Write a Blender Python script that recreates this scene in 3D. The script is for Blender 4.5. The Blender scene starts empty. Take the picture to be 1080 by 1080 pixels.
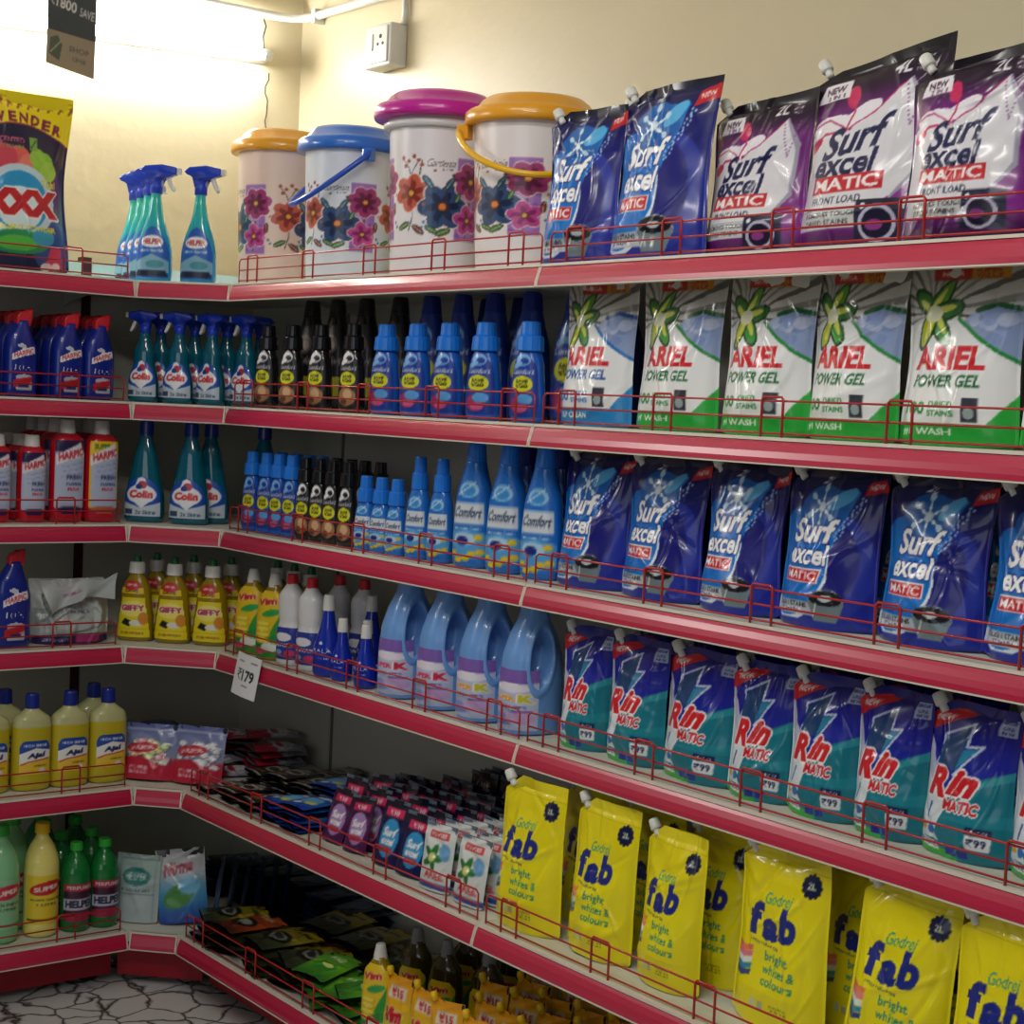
import bpy, bmesh, math, random
import numpy as np
from mathutils import Matrix, Vector
PI = math.pi
SC = bpy.context.scene
COL = SC.collection
rng = random.Random(7)

# ------------------------------------------------------------------ materials
def lin(c):
    return tuple(((x / 12.92) if x <= 0.04045 else ((x + 0.055) / 1.055) ** 2.4) for x in c[:3])
def hx(s):
    s = s.lstrip('#'); s = s if len(s) == 6 else ''.join(c * 2 for c in s)
    return tuple(int(s[i:i + 2], 16) / 255 for i in (0, 2, 4))
def mat(name, col=None, rough=.4, metal=0, coat=0, trans=0, emis=0, noise=0, bump=0, nscale=30, attr=None, ior=1.45, spec=.5, coatr=.08, emcol=None, sss=0):
    m = bpy.data.materials.new(name); m.use_nodes = True
    nt = m.node_tree; b = nt.nodes['Principled BSDF']
    b.inputs['Roughness'].default_value = rough
    b.inputs['Metallic'].default_value = metal
    b.inputs['Coat Weight'].default_value = coat
    b.inputs['Coat Roughness'].default_value = coatr
    b.inputs['Transmission Weight'].default_value = trans
    b.inputs['IOR'].default_value = ior
    b.inputs['Specular IOR Level'].default_value = spec
    if sss:
        b.inputs['Subsurface Weight'].default_value = sss
        b.inputs['Subsurface Radius'].default_value = (.02, .02, .02)
    if attr:
        a = nt.nodes.new('ShaderNodeAttribute'); a.attribute_name = attr
        nt.links.new(a.outputs['Color'], b.inputs['Base Color'])
    elif col is not None:
        c = lin(hx(col)) if isinstance(col, str) else lin(col)
        b.inputs['Base Color'].default_value = (*c, 1)
        if noise:
            n = nt.nodes.new('ShaderNodeTexNoise'); n.inputs['Scale'].default_value = nscale; n.inputs['Detail'].default_value = 5
            r = nt.nodes.new('ShaderNodeMix'); r.data_type = 'RGBA'
            r.inputs[6].default_value = (*[x * (1 - noise) for x in c], 1)
            r.inputs[7].default_value = (*[min(1, x * (1 + noise)) for x in c], 1)
            tc = nt.nodes.new('ShaderNodeTexCoord')
            nt.links.new(tc.outputs['Object'], n.inputs['Vector'])
            nt.links.new(n.outputs['Fac'], r.inputs[0]); nt.links.new(r.outputs[2], b.inputs['Base Color'])
    if bump:
        n = nt.nodes.new('ShaderNodeTexNoise'); n.inputs['Scale'].default_value = nscale; n.inputs['Detail'].default_value = 6
        tc = nt.nodes.new('ShaderNodeTexCoord'); nt.links.new(tc.outputs['Object'], n.inputs['Vector'])
        bp = nt.nodes.new('ShaderNodeBump'); bp.inputs['Strength'].default_value = bump; bp.inputs['Distance'].default_value = .01
        nt.links.new(n.outputs['Fac'], bp.inputs['Height']); nt.links.new(bp.outputs['Normal'], b.inputs['Normal'])
    if emis:
        b.inputs['Emission Strength'].default_value = emis
        b.inputs['Emission Color'].default_value = (*(emcol or (1, 1, 1)), 1)
    return m

M = {}
M['print'] = mat('printed_film', attr='Col', rough=.3, coat=.4, coatr=.12, bump=.05, nscale=28, spec=.4)
M['label'] = mat('printed_label', attr='Col', rough=.35, coat=.3)
M['bin'] = mat('printed_bin_plastic', attr='Col', rough=.3, coat=.4)
M['bag'] = mat('printed_matte_bag', attr='Col', rough=.55, coat=.1)
M['white_cap'] = mat('white_plastic', '#dcdcd6', .35, noise=.04)
M['blue_cap'] = mat('blue_plastic', '#1a3fc4', .3, coat=.3, noise=.05)
M['sky_cap'] = mat('bright_blue_plastic', '#1c78e0', .3, coat=.3, noise=.05)
M['navy_cap'] = mat('navy_plastic', '#142a86', .3, coat=.2, noise=.05)
M['red_cap'] = mat('red_plastic', '#d2222e', .35, coat=.2, noise=.05)
M['black_cap'] = mat('black_plastic', '#0c0c10', .25, coat=.4, noise=.05)
M['green_cap'] = mat('green_plastic', '#1d6a3a', .4, noise=.05)
M['lime_cap'] = mat('bright_green_plastic', '#35b33c', .4, noise=.05)
M['yellow_cap'] = mat('yellow_plastic', '#f0c21c', .4, noise=.05)
M['white_ruby'] = mat('pale_strip_edge', '#d8cfc0', .5, noise=.05)
M['strip'] = mat('crimson_price_strip', '#b81240', .34, coat=.9, coatr=.24, noise=.05, nscale=3)
M['wire'] = mat('red_wire', '#b01c20', .35, coat=.4, noise=.1)
M['deck'] = mat('shelf_paint', '#d3d3c6', .5, noise=.05, bump=.05)
M['panel'] = mat('back_panel_paint', '#cfcdc0', .6, noise=.05, nscale=4, bump=.04)
M['toppanel'] = mat('back_panel_pale_blue', '#b9d8dc', .5, noise=.05)
M['post'] = mat('dark_upright', '#45141a', .5, noise=.1)
M['plinth'] = mat('red_plinth', '#a31226', .4, noise=.1)
M['foot'] = mat('black_foot', '#141210', .6, noise=.1)
M['teal_liquid'] = mat('teal_cleaner', '#0c7a94', .08, trans=.45, coat=.6, noise=.06)
M['cyan_liquid'] = mat('cyan_cleaner', attr='Col', rough=.1, trans=.25, coat=.6)
M['yellow_liquid'] = mat('golden_liquid', '#c9a81a', .08, trans=.5, coat=.6, noise=.06)
M['lemon_liquid'] = mat('lemon_liquid', attr='Col', rough=.22, trans=.12, coat=.3)
M['plain'] = mat('bottle_plastic', attr='Col', rough=.25, coat=.5, coatr=.1)
M['navy'] = mat('navy_bottle', '#10268c', .28, coat=.5, noise=.05)
M['deepblue'] = mat('deep_blue_bottle', '#122fae', .15, coat=.7, noise=.05)
M['red'] = mat('red_bottle', '#c4122a', .28, coat=.5, noise=.05)
M['black'] = mat('black_bottle', '#131214', .15, coat=.7, noise=.05)
M['white'] = mat('white_bottle', '#dfe0e2', .3, coat=.4, noise=.03)
M['jug'] = mat('light_blue_jug', '#6d9fe0', .3, coat=.35, noise=.04)
M['green'] = mat('green_bottle', '#15803a', .2, coat=.5, noise=.05, trans=.15)
M['mint'] = mat('pale_green_bottle', '#8fd49a', .25, coat=.4, noise=.05, trans=.1)
M['lemon'] = mat('pale_yellow_bottle', '#efe27c', .25, coat=.4, noise=.05)
M['clear'] = mat('clear_film', '#9fb0c8', .15, trans=.75, coat=.5, ior=1.1, noise=.05)
M['lid_y'] = mat('amber_lid', '#eda522', .3, coat=.5, noise=.04)
M['lid_b'] = mat('blue_lid', '#2a6fd0', .3, coat=.5, noise=.04)
M['lid_m'] = mat('magenta_lid', '#c7189c', .3, coat=.5, noise=.04)
M['hand_b'] = mat('blue_handle', '#1c4fc0', .3, coat=.5, noise=.04)
M['hand_y'] = mat('yellow_handle', '#f2b90e', .3, coat=.5, noise=.04)
M['socket'] = mat('switch_box_plastic', '#d9d9d4', .35, noise=.04)
M['dark'] = mat('dark_hole', '#151515', .6, noise=.1)
M['paper'] = mat('white_paper', attr='Col', rough=.7)

def wall_mat(name, c1, c2):
    m = bpy.data.materials.new(name); m.use_nodes = True
    nt = m.node_tree; b = nt.nodes['Principled BSDF']; b.inputs['Roughness'].default_value = .42
    b.inputs['Specular IOR Level'].default_value = .5
    tc = nt.nodes.new('ShaderNodeTexCoord')
    n = nt.nodes.new('ShaderNodeTexNoise'); n.inputs['Scale'].default_value = 2.2; n.inputs['Detail'].default_value = 4
    mx = nt.nodes.new('ShaderNodeMix'); mx.data_type = 'RGBA'
    mx.inputs[6].default_value = (*lin(hx(c1)), 1); mx.inputs[7].default_value = (*lin(hx(c2)), 1)
    n2 = nt.nodes.new('ShaderNodeTexNoise'); n2.inputs['Scale'].default_value = 22; n2.inputs['Detail'].default_value = 5; n2.inputs['Distortion'].default_value = .2
    v = nt.nodes.new('ShaderNodeTexVoronoi'); v.inputs['Scale'].default_value = 32
    ad = nt.nodes.new('ShaderNodeMath'); ad.operation = 'MULTIPLY_ADD'; ad.inputs[1].default_value = .35
    bp = nt.nodes.new('ShaderNodeBump'); bp.inputs['Strength'].default_value = .3; bp.inputs['Distance'].default_value = .004
    for nn in (n, n2, v): nt.links.new(tc.outputs['Object'], nn.inputs['Vector'])
    nt.links.new(n.outputs['Fac'], mx.inputs[0]); nt.links.new(mx.outputs[2], b.inputs['Base Color'])
    nt.links.new(v.outputs['Distance'], ad.inputs[0]); nt.links.new(n2.outputs['Fac'], ad.inputs[2])
    nt.links.new(ad.outputs[0], bp.inputs['Height']); nt.links.new(bp.outputs['Normal'], b.inputs['Normal'])
    return m
M['wall'] = wall_mat('cream_plaster', '#cdc09e', '#d8cdae')

def floor_mat():
    m = bpy.data.materials.new('veined_marble_floor'); m.use_nodes = True
    nt = m.node_tree; b = nt.nodes['Principled BSDF']; b.inputs['Roughness'].default_value = .25
    tc = nt.nodes.new('ShaderNodeTexCoord')
    nz = nt.nodes.new('ShaderNodeTexNoise'); nz.inputs['Scale'].default_value = 7; nz.inputs['Detail'].default_value = 3
    va = nt.nodes.new('ShaderNodeVectorMath'); va.operation = 'MULTIPLY_ADD'; va.inputs[1].default_value = (.12, .12, .12)
    v = nt.nodes.new('ShaderNodeTexVoronoi'); v.feature = 'DISTANCE_TO_EDGE'; v.inputs['Scale'].default_value = 11
    r = nt.nodes.new('ShaderNodeValToRGB')
    r.color_ramp.elements[0].position = .0; r.color_ramp.elements[0].color = (.02, .016, .012, 1)
    r.color_ramp.elements[1].position = .07; r.color_ramp.elements[1].color = (.62, .62, .62, 1)
    nt.links.new(tc.outputs['Object'], nz.inputs['Vector'])
    nt.links.new(nz.outputs['Color'], va.inputs[0]); nt.links.new(tc.outputs['Object'], va.inputs[2])
    nt.links.new(va.outputs[0], v.inputs['Vector']); nt.links.new(v.outputs['Distance'], r.inputs[0])
    nt.links.new(r.outputs[0], b.inputs['Base Color'])
    return m
M['floor'] = floor_mat()

# ------------------------------------------------------------------ little 2-D painter (packaging prints, kept as mesh vertex colours)
_txt = {}
def text_tris(s, bold):
    k = (s, bold)
    if k in _txt: return _txt[k]
    cu = bpy.data.curves.new('t', 'FONT'); cu.body = s; cu.offset = bold; cu.resolution_u = 3
    ob = bpy.data.objects.new('t', cu); COL.objects.link(ob)
    dg = bpy.context.evaluated_depsgraph_get(); dg.update()
    me = ob.evaluated_get(dg).to_mesh(); me.calc_loop_triangles()
    v = np.array([p.co[:2] for p in me.vertices]); t = np.array([tuple(x.vertices) for x in me.loop_triangles])
    ob.evaluated_get(dg).to_mesh_clear()
    bpy.data.objects.remove(ob); bpy.data.curves.remove(cu)
    _txt[k] = (v, t); return _txt[k]

class Art:
    def __init__(s, w, h, res, bg=None):
        s.w, s.h, s.r = w, h, res
        s.W, s.H = max(4, int(round(w * res))), max(4, int(round(h * res)))
        s.a = np.zeros((s.H, s.W, 4), float)
        if bg is not None: s.a[..., :3] = hx(bg) if isinstance(bg, str) else bg; s.a[..., 3] = 1
        s.xx, s.yy = np.meshgrid((np.arange(s.W) + .5) / s.W * w, (np.arange(s.H) + .5) / s.H * h)
    def put(s, m, c, a=1.0):
        c = np.array(hx(c) if isinstance(c, str) else c)
        m = m.astype(float) * a
        s.a[..., :3] = s.a[..., :3] * (1 - m[..., None]) + c * m[..., None]
        s.a[..., 3] = np.maximum(s.a[..., 3], m)
    def erase(s, m): s.a[..., 3] = np.where(m, 0, s.a[..., 3])
    def grad(s, stops):
        ys = [y * s.h for y, c in stops]; cs = np.array([hx(c) for y, c in stops])
        for k in range(3): s.a[..., k] = np.interp(s.yy, ys, cs[:, k])
        s.a[..., 3] = 1
    def rect(s, x0, y0, x1, y1, c, a=1): s.put((s.xx >= x0) & (s.xx <= x1) & (s.yy >= y0) & (s.yy <= y1), c, a)
    def ellm(s, cx, cy, rx, ry, rot=0):
        co, si = math.cos(rot), math.sin(rot); X = s.xx - cx; Y = s.yy - cy
        return ((X * co + Y * si) / rx) ** 2 + ((-X * si + Y * co) / ry) ** 2 <= 1
    def ell(s, cx, cy, rx, ry, c, rot=0, a=1): s.put(s.ellm(cx, cy, rx, ry, rot), c, a)
    def polym(s, pts):
        m = np.zeros(s.xx.shape, bool); n = len(pts)
        for i in range(n):
            x1, y1 = pts[i]; x2, y2 = pts[(i + 1) % n]
            if y1 == y2: continue
            m ^= ((y1 > s.yy) != (y2 > s.yy)) & (s.xx < (x2 - x1) * (s.yy - y1) / (y2 - y1) + x1)
        return m
    def poly(s, pts, c, a=1): s.put(s.polym(pts), c, a)
    def linem(s, pts, w):
        m = np.zeros(s.xx.shape, bool)
        for (x1, y1), (x2, y2) in zip(pts[:-1], pts[1:]):
            dx, dy = x2 - x1, y2 - y1; L = dx * dx + dy * dy + 1e-9
            t = np.clip(((s.xx - x1) * dx + (s.yy - y1) * dy) / L, 0, 1)
            m |= (s.xx - x1 - t * dx) ** 2 + (s.yy - y1 - t * dy) ** 2 < (w / 2) ** 2
        return m
    def line(s, pts, w, c, a=1): s.put(s.linem(pts, w), c, a)
    def text(s, t, cx, cy, w, h, c, bold=.02, slant=0, rot=0, out=None, outw=.1, a=1):
        v, tr = text_tris(t, bold)
        if len(v) == 0: return
        lo, hi = v.min(0), v.max(0); p = (v - (lo + hi) / 2) / (hi - lo)
        p = p * [w, h]; p[:, 0] += p[:, 1] * slant
        co, si = math.cos(rot), math.sin(rot)
        p = np.stack([cx + p[:, 0] * co - p[:, 1] * si, cy + p[:, 0] * si + p[:, 1] * co], 1) * [s.W / s.w, s.H / s.h]
        m = np.zeros((s.H, s.W), bool)
        for a_, b_, c_ in tr:
            A, B, Cc = p[a_], p[b_], p[c_]
            x0 = max(0, int(min(A[0], B[0], Cc[0]) - 1)); x1 = min(s.W, int(max(A[0], B[0], Cc[0]) + 2))
            y0 = max(0, int(min(A[1], B[1], Cc[1]) - 1)); y1 = min(s.H, int(max(A[1], B[1], Cc[1]) + 2))
            if x1 <= x0 or y1 <= y0: continue
            X, Y = np.meshgrid(np.arange(x0, x1) + .5, np.arange(y0, y1) + .5)
            d1 = (X - B[0]) * (A[1] - B[1]) - (A[0] - B[0]) * (Y - B[1])
            d2 = (X - Cc[0]) * (B[1] - Cc[1]) - (B[0] - Cc[0]) * (Y - Cc[1])
            d3 = (X - A[0]) * (Cc[1] - A[1]) - (Cc[0] - A[0]) * (Y - A[1])
            m[y0:y1, x0:x1] |= ~(((d1 < 0) | (d2 < 0) | (d3 < 0)) & ((d1 > 0) | (d2 > 0) | (d3 > 0)))
        if out:
            r = max(1, int(round(outw * s.r))); o = m.copy()
            for k in range(r):
                q = o.copy(); q[1:] |= o[:-1]; q[:-1] |= o[1:]; q[:, 1:] |= o[:, :-1]; q[:, :-1] |= o[:, 1:]
                o = q
            s.put(o, out)
        s.put(m, c, a)
    def rupee(s, cx, cy, w, h, c, t):
        X = lambda a, b: (cx + (a - .5) * w, cy + (b - .5) * h)
        s.line([X(0, 1), X(1, 1)], t, c); s.line([X(0, .72), X(1, .72)], t, c)
        s.line([X(0, 1), X(.45, .98), X(.68, .84), X(.68, .66), X(.45, .5), X(0, .46), X(.75, 0)], t, c)
    def drops(s, cx, cy, R, n, c, w=.35, rot=.3):
        for i in range(n):
            an = rot + i * 2 * PI / n; ex, ey = cx + R * math.cos(an), cy + R * math.sin(an)
            s.line([(cx, cy), (ex, ey)], w * .45 * R * .6, c); s.ell(ex, ey, w * R * .75, w * R * .5, c, an)
        s.ell(cx, cy, w * R * .85, w * R * .85, c)
    def sample(s, u, v):
        # area-averaged lookup, u v arrays 0..1
        out = 0
        for du in (-.33, 0, .33):
            for dv in (-.33, 0, .33):
                x = np.clip((u * s.W + du * s.W / s.nu).astype(int), 0, s.W - 1)
                y = np.clip((v * s.H + dv * s.H / s.nv).astype(int), 0, s.H - 1)
                out = out + s.a[y, x]
        return out / 9
    nu = nv = 100

# ------------------------------------------------------------------ mesh helpers
def np_mesh(name, V, Q, col=None, smooth=True, mats=None, midx=None):
    me = bpy.data.meshes.new(name)
    me.from_pydata([tuple(map(float, v)) for v in V], [], [tuple(int(i) for i in f) for f in Q])
    if col is not None:
        ca = me.color_attributes.new('Col', 'FLOAT_COLOR', 'POINT')
        c = np.asarray(col, float)[:, :3]
        c = np.where(c <= .04045, c / 12.92, ((c + .055) / 1.055) ** 2.4)
        ca.data.foreach_set('color', np.concatenate([c, np.ones((len(c), 1))], 1).ravel())
    for m in (mats or []): me.materials.append(m)
    if midx is not None: me.polygons.foreach_set('material_index', midx)
    me.polygons.foreach_set('use_smooth', [smooth] * len(me.polygons))
    me.update(); return me
def grid_q(nx, ny, off=0, flip=False):
    i, j = np.meshgrid(np.arange(nx - 1), np.arange(ny - 1)); a = (j * nx + i).ravel() + off
    q = np.stack([a, a + 1, a + nx + 1, a + nx], 1)
    return q[:, ::-1] if flip else q
def link(name, me, parent=None, m=None):
    o = bpy.data.objects.new(name, me); COL.objects.link(o)
    if m is not None:
        me.materials.clear(); me.materials.append(m)
    if parent is not None: o.parent = parent
    return o
def thing(name, loc=(0, 0, 0), rz=0):
    o = bpy.data.objects.new(name, None); COL.objects.link(o); o.empty_display_size = .05
    o.location = loc; o.rotation_euler = (0, 0, rz); return o
def tag(o, label=None, cat=None, group=None, kind=None):
    if label: o['label'] = label
    if cat: o['category'] = cat
    if group: o['group'] = group
    if kind: o['kind'] = kind
    return o
class BM:
    def __init__(s): s.b = bmesh.new()
    def box(s, x0, y0, z0, x1, y1, z1, bev=0):
        r = bmesh.ops.create_cube(s.b, size=1)
        vs = r['verts']
        bmesh.ops.scale(s.b, vec=(x1 - x0, y1 - y0, z1 - z0), verts=vs)
        bmesh.ops.translate(s.b, vec=((x0 + x1) / 2, (y0 + y1) / 2, (z0 + z1) / 2), verts=vs)
        if bev:
            es = list({e for v in vs for e in v.link_edges})
            bmesh.ops.bevel(s.b, geom=es, offset=bev, segments=2, affect='EDGES', profile=.7)
        return s
    def tube(s, pts, r, n=6, closed=False, caps=True):
        pts = [Vector(p) for p in pts]; rings = []
        N = len(pts); prev = None
        for i, p in enumerate(pts):
            if closed: t = (pts[(i + 1) % N] - pts[i - 1]).normalized()
            else: t = (pts[min(i + 1, N - 1)] - pts[max(i - 1, 0)]).normalized()
            if prev is None: prev = Vector((0, 0, 1)) if abs(t.z) < .9 else Vector((1, 0, 0))
            a = t.cross(prev).normalized(); b = a.cross(t).normalized(); prev = b
            rr = r[i] if isinstance(r, (list, tuple)) else r
            rings.append([s.b.verts.new(p + (a * math.cos(2 * PI * k / n) + b * math.sin(2 * PI * k / n)) * rr) for k in range(n)])
        for i in range(N - (0 if closed else 1)):
            A, B = rings[i], rings[(i + 1) % N]
            for k in range(n): s.b.faces.new((A[k], A[(k + 1) % n], B[(k + 1) % n], B[k]))
        if not closed and caps:
            s.b.faces.new(rings[0]); s.b.faces.new(rings[-1][::-1])
        return s
    def prism(s, poly, axis, a0, a1, bev=0):
        # poly: list of 2-D points; axis: 'x','y','z' extrusion
        def P(p, t):
            if axis == 'x': return (t, p[0], p[1])
            if axis == 'y': return (p[0], t, p[1])
            return (p[0], p[1], t)
        A = [s.b.verts.new(P(p, a0)) for p in poly]; B = [s.b.verts.new(P(p, a1)) for p in poly]
        n = len(poly); fs = [s.b.faces.new(A), s.b.faces.new(B[::-1])]
        for k in range(n): fs.append(s.b.faces.new((A[k], B[k], B[(k + 1) % n], A[(k + 1) % n])))
        if bev:
            es = list({e for v in A + B for e in v.link_edges})
            bmesh.ops.bevel(s.b, geom=es, offset=bev, segments=2, affect='EDGES', profile=.7)
        return s
    def out(s, name, m, parent=None, smooth=False):
        bmesh.ops.recalc_face_normals(s.b, faces=s.b.faces)
        me = bpy.data.meshes.new(name); s.b.to_mesh(me); s.b.free()
        me.materials.append(m)
        if smooth: me.polygons.foreach_set('use_smooth', [True] * len(me.polygons))
        return link(name, me, parent)

def dup(root, loc, rz, label=None, group=None, scale=None):
    def cp(o, par):
        c = o.copy(); COL.objects.link(c); c.parent = par
        for ch in kids.get(o.name, []): cp(ch, c)
        return c
    kids = {}
    def walk(o):
        kids[o.name] = list(o.children)
        for c in o.children: walk(c)
    walk(root)
    r = cp(root, None); r.location = loc; r.rotation_euler = (0, 0, rz)
    if label: r['label'] = label
    if group: r['group'] = group
    elif 'group' in r.keys(): del r['group']
    if scale: r.scale = scale
    return r

# ------------------------------------------------------------------ product bodies
def gsmooth(a, k):
    if k <= 0: return a
    x = np.arange(-3 * k, 3 * k + 1); g = np.exp(-.5 * (x / k) ** 2); g /= g.sum()
    p = np.concatenate([np.full(3 * k, a[0]), a, np.full(3 * k, a[-1])])
    return np.convolve(p, g, 'valid')
class Loft:
    """bottle body: sections (z, half width, half depth, x offset, superellipse power), front is -Y"""
    def __init__(s, secs, nz=40, ns=28, k=1, p=2.4):
        S = np.array([list(q) + [0] * (4 - len(q)) for q in secs], float)
        z = np.linspace(S[0, 0], S[-1, 0], nz)
        s.z = z; s.a = gsmooth(np.interp(z, S[:, 0], S[:, 1]), k); s.b = gsmooth(np.interp(z, S[:, 0], S[:, 2]), k)
        s.c = gsmooth(np.interp(z, S[:, 0], S[:, 3]), k); s.p = p; s.ns = ns; s.nz = nz
    def pos(s, th, z, off=0):
        a = np.interp(z, s.z, s.a) + off; b = np.interp(z, s.z, s.b) + off; c = np.interp(z, s.z, s.c)
        co, si = np.cos(th), np.sin(th); e = 2 / s.p
        return np.stack([c + a * np.sign(co) * np.abs(co) ** e, b * np.sign(si) * np.abs(si) ** e, z + 0 * th], -1)
    def mesh(s, name, colfn=None, foot=.004):
        th = np.arange(s.ns) * 2 * PI / s.ns; V = []
        for j, z in enumerate(s.z): V.append(s.pos(th, np.full(s.ns, z)))
        # tuck in the bottom ring
        c0 = V[0].copy(); c0[:, 0] = s.c[0] + (c0[:, 0] - s.c[0]) * .86; c0[:, 1] *= .86
        V[0] = c0; V = np.concatenate(V); ns, nz = s.ns, s.nz
        Q = []
        for j in range(nz - 1):
            for i in range(ns):
                Q.append((j * ns + i, j * ns + (i + 1) % ns, (j + 1) * ns + (i + 1) % ns, (j + 1) * ns + i))
        Q.append(tuple(range(ns))[::-1]); Q.append(tuple(range((nz - 1) * ns, nz * ns)))
        col = None
        if colfn is not None: col = np.array([colfn(v) for v in V])
        return np_mesh(name, V, Q, col)
    def patch(s, name, z0, z1, art, th0=-PI + .35, th1=-.35, nx=40, ny=44, off=.0007):
        u, v = np.meshgrid(np.linspace(0, 1, nx), np.linspace(0, 1, ny)); u = u.ravel(); v = v.ravel()
        # equal arc spacing along the section
        t = np.linspace(th0, th1, 200); P = s.pos(t, np.full(200, (z0 + z1) / 2))
        L = np.concatenate([[0], np.cumsum(np.linalg.norm(np.diff(P, axis=0), axis=1))]); L /= L[-1]
        th = np.interp(u, L, t)
        V = s.pos(th, z0 + (z1 - z0) * v, off)
        art.nu, art.nv = nx, ny
        c = art.sample(u, v); q = grid_q(nx, ny)
        if (c[:, 3] < .5).any():
            keep = (c[q, 3] >= .45).all(1); q = q[keep]
        return np_mesh(name, V, q, c)

def pouch_mesh(name, w, h, d, art, nx=90, ny=120, seed=0, style='spout', tilt=0.0, lean=.06, wr=1.0, back='#101a50', ntop=.93, waist=.04, topw=1.0, cut=.22):
    r = np.random.RandomState(seed)
    u, v = np.meshgrid(np.linspace(0, 1, nx), np.linspace(0, 1, ny)); u = u.ravel(); v = v.ravel()
    def shape(u, v, side):
        hl = np.full_like(v, w / 2); hr = hl.copy()
        k = w * waist * np.sin(np.clip(v, 0, 1) * PI) ** 2
        tp = 1 + (topw - 1) * np.clip((v - .3) / .7, 0, 1) ** 1.5
        hl = (hl - k) * tp; hr = (hr - k * .8) * tp
        cr = .035; e = np.clip((cr - v) / cr, 0, 1) ** 2 * w * .06; hl -= e; hr -= e
        if style == 'spout':
            s_ = np.clip((v - (1 - cut * .45)) / (cut * .45), 0, 1); hl = hl - w * cut * s_ ** 1.1
        x = -hl + (hl + hr) * u
        z = v * h * (1 + tilt * (u - .5) * v)
        cu = np.clip(np.abs(2 * u - 1) / .95, 0, 1)
        cr_ = (1 - cu ** 2.4) ** .8
        f = np.where(v < .2, .82 + .18 * (v / .2), 1.0) * np.clip((ntop - v) / (ntop - .2), 0, 1) ** .62
        f = np.where(v < .2, .82 + .18 * v / .2, f)
        y = -d / 2 * cr_ * f
        return x, y, z, cr_, f
    x, y, z, cr_, f = shape(u, v, 0)
    D = np.zeros_like(x)
    for i in range(9):
        a = r.uniform(0, PI); k = r.uniform(8, 20); ph = r.uniform(0, 6.28)
        D += .00035 * wr * np.sin((x * math.cos(a) + z * math.sin(a)) * k * 6 + ph + 2 * np.sin(z * 22 + i)) 
    for i in range(int(11 * wr)):
        px, pz = r.uniform(-w / 2, w / 2), r.uniform(.12, 1) * h
        a = r.normal(PI / 2 - .1, .6); L = r.uniform(.05, .15); wd = r.uniform(.003, .009)
        dx, dz = math.cos(a), math.sin(a)
        t = (x - px) * dx + (z - pz) * dz; n_ = (x - px) * dz - (z - pz) * dx + .25 * t * t / L
        env = np.exp(-(t / L) ** 4)
        D += r.choice([-1, 1, 1]) * r.uniform(.001, .0028) * wr * np.exp(-(n_ / wd) ** 2) * env
    for i in range(int(5 * wr)):   # big soft dents
        px, pz = r.uniform(-w / 2, w / 2), r.uniform(.25, .95) * h; R_ = r.uniform(.02, .05)
        D += r.uniform(-.006, .005) * wr * np.exp(-(((x - px) / R_) ** 2 + ((z - pz) / (R_ * 1.5)) ** 2))
    y = y - D * np.clip(cr_ * 1.6, .25, 1)
    wav = .004 * wr * np.sin(x / w * 7 + seed) * np.clip((v - .8) / .2, 0, 1)
    y = y + lean * z + wav
    V = np.stack([x, y, z], 1)
    art.nu, art.nv = nx, ny
    c = art.sample(u, v)
    bx, by = max(8, nx // 5), max(10, ny // 5)
    ub, vb = np.meshgrid(np.linspace(0, 1, bx), np.linspace(0, 1, by)); ub = ub.ravel(); vb = vb.ravel()
    xb, yb, zb, crb, fb = shape(ub, vb, 1)
    Vb = np.stack([xb, -yb * .8 + lean * zb + .0004 + .004 * wr * np.sin(xb / w * 7 + seed) * np.clip((vb - .8) / .2, 0, 1), zb], 1)
    cb = np.tile(np.array([*hx(back), 1]), (len(Vb), 1))
    Q = np.concatenate([grid_q(nx, ny), grid_q(bx, by, len(V), True)])
    return np_mesh(name, np.concatenate([V, Vb]), Q, np.concatenate([c, cb]))

def spout(parent, w, h, lean, m, side=-1, cut=.22, s=1.0):
    """short neck and screw cap on the cut corner of a pouch"""
    cx = side * (w / 2 - w * cut * .62); cz = h * (1 - cut * .28)
    ang = side * -.62
    def ring(r0, r1, t0, t1, name, m, n=14):
        b = BM(); dx, dz = math.sin(ang) * -1, math.cos(ang)
        dx = side * math.sin(.62); dz = math.cos(.62)
        P = lambda t: (cx + dx * t, lean * cz, cz + dz * t)
        b.tube([P(t0), P(t0 + (t1 - t0) * .12), P(t1 - (t1 - t0) * .1), P(t1)], [r0 * .9, r0, r1, r1 * .85], n)
        return b.out(name, m, parent, smooth=True)
    ring(.0065 * s, .0065 * s, -.004, .016 * s, 'spout', M['white_cap'])
    ring(.0105 * s, .0098 * s, .008 * s, .028 * s, 'screw_cap', m)
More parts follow.
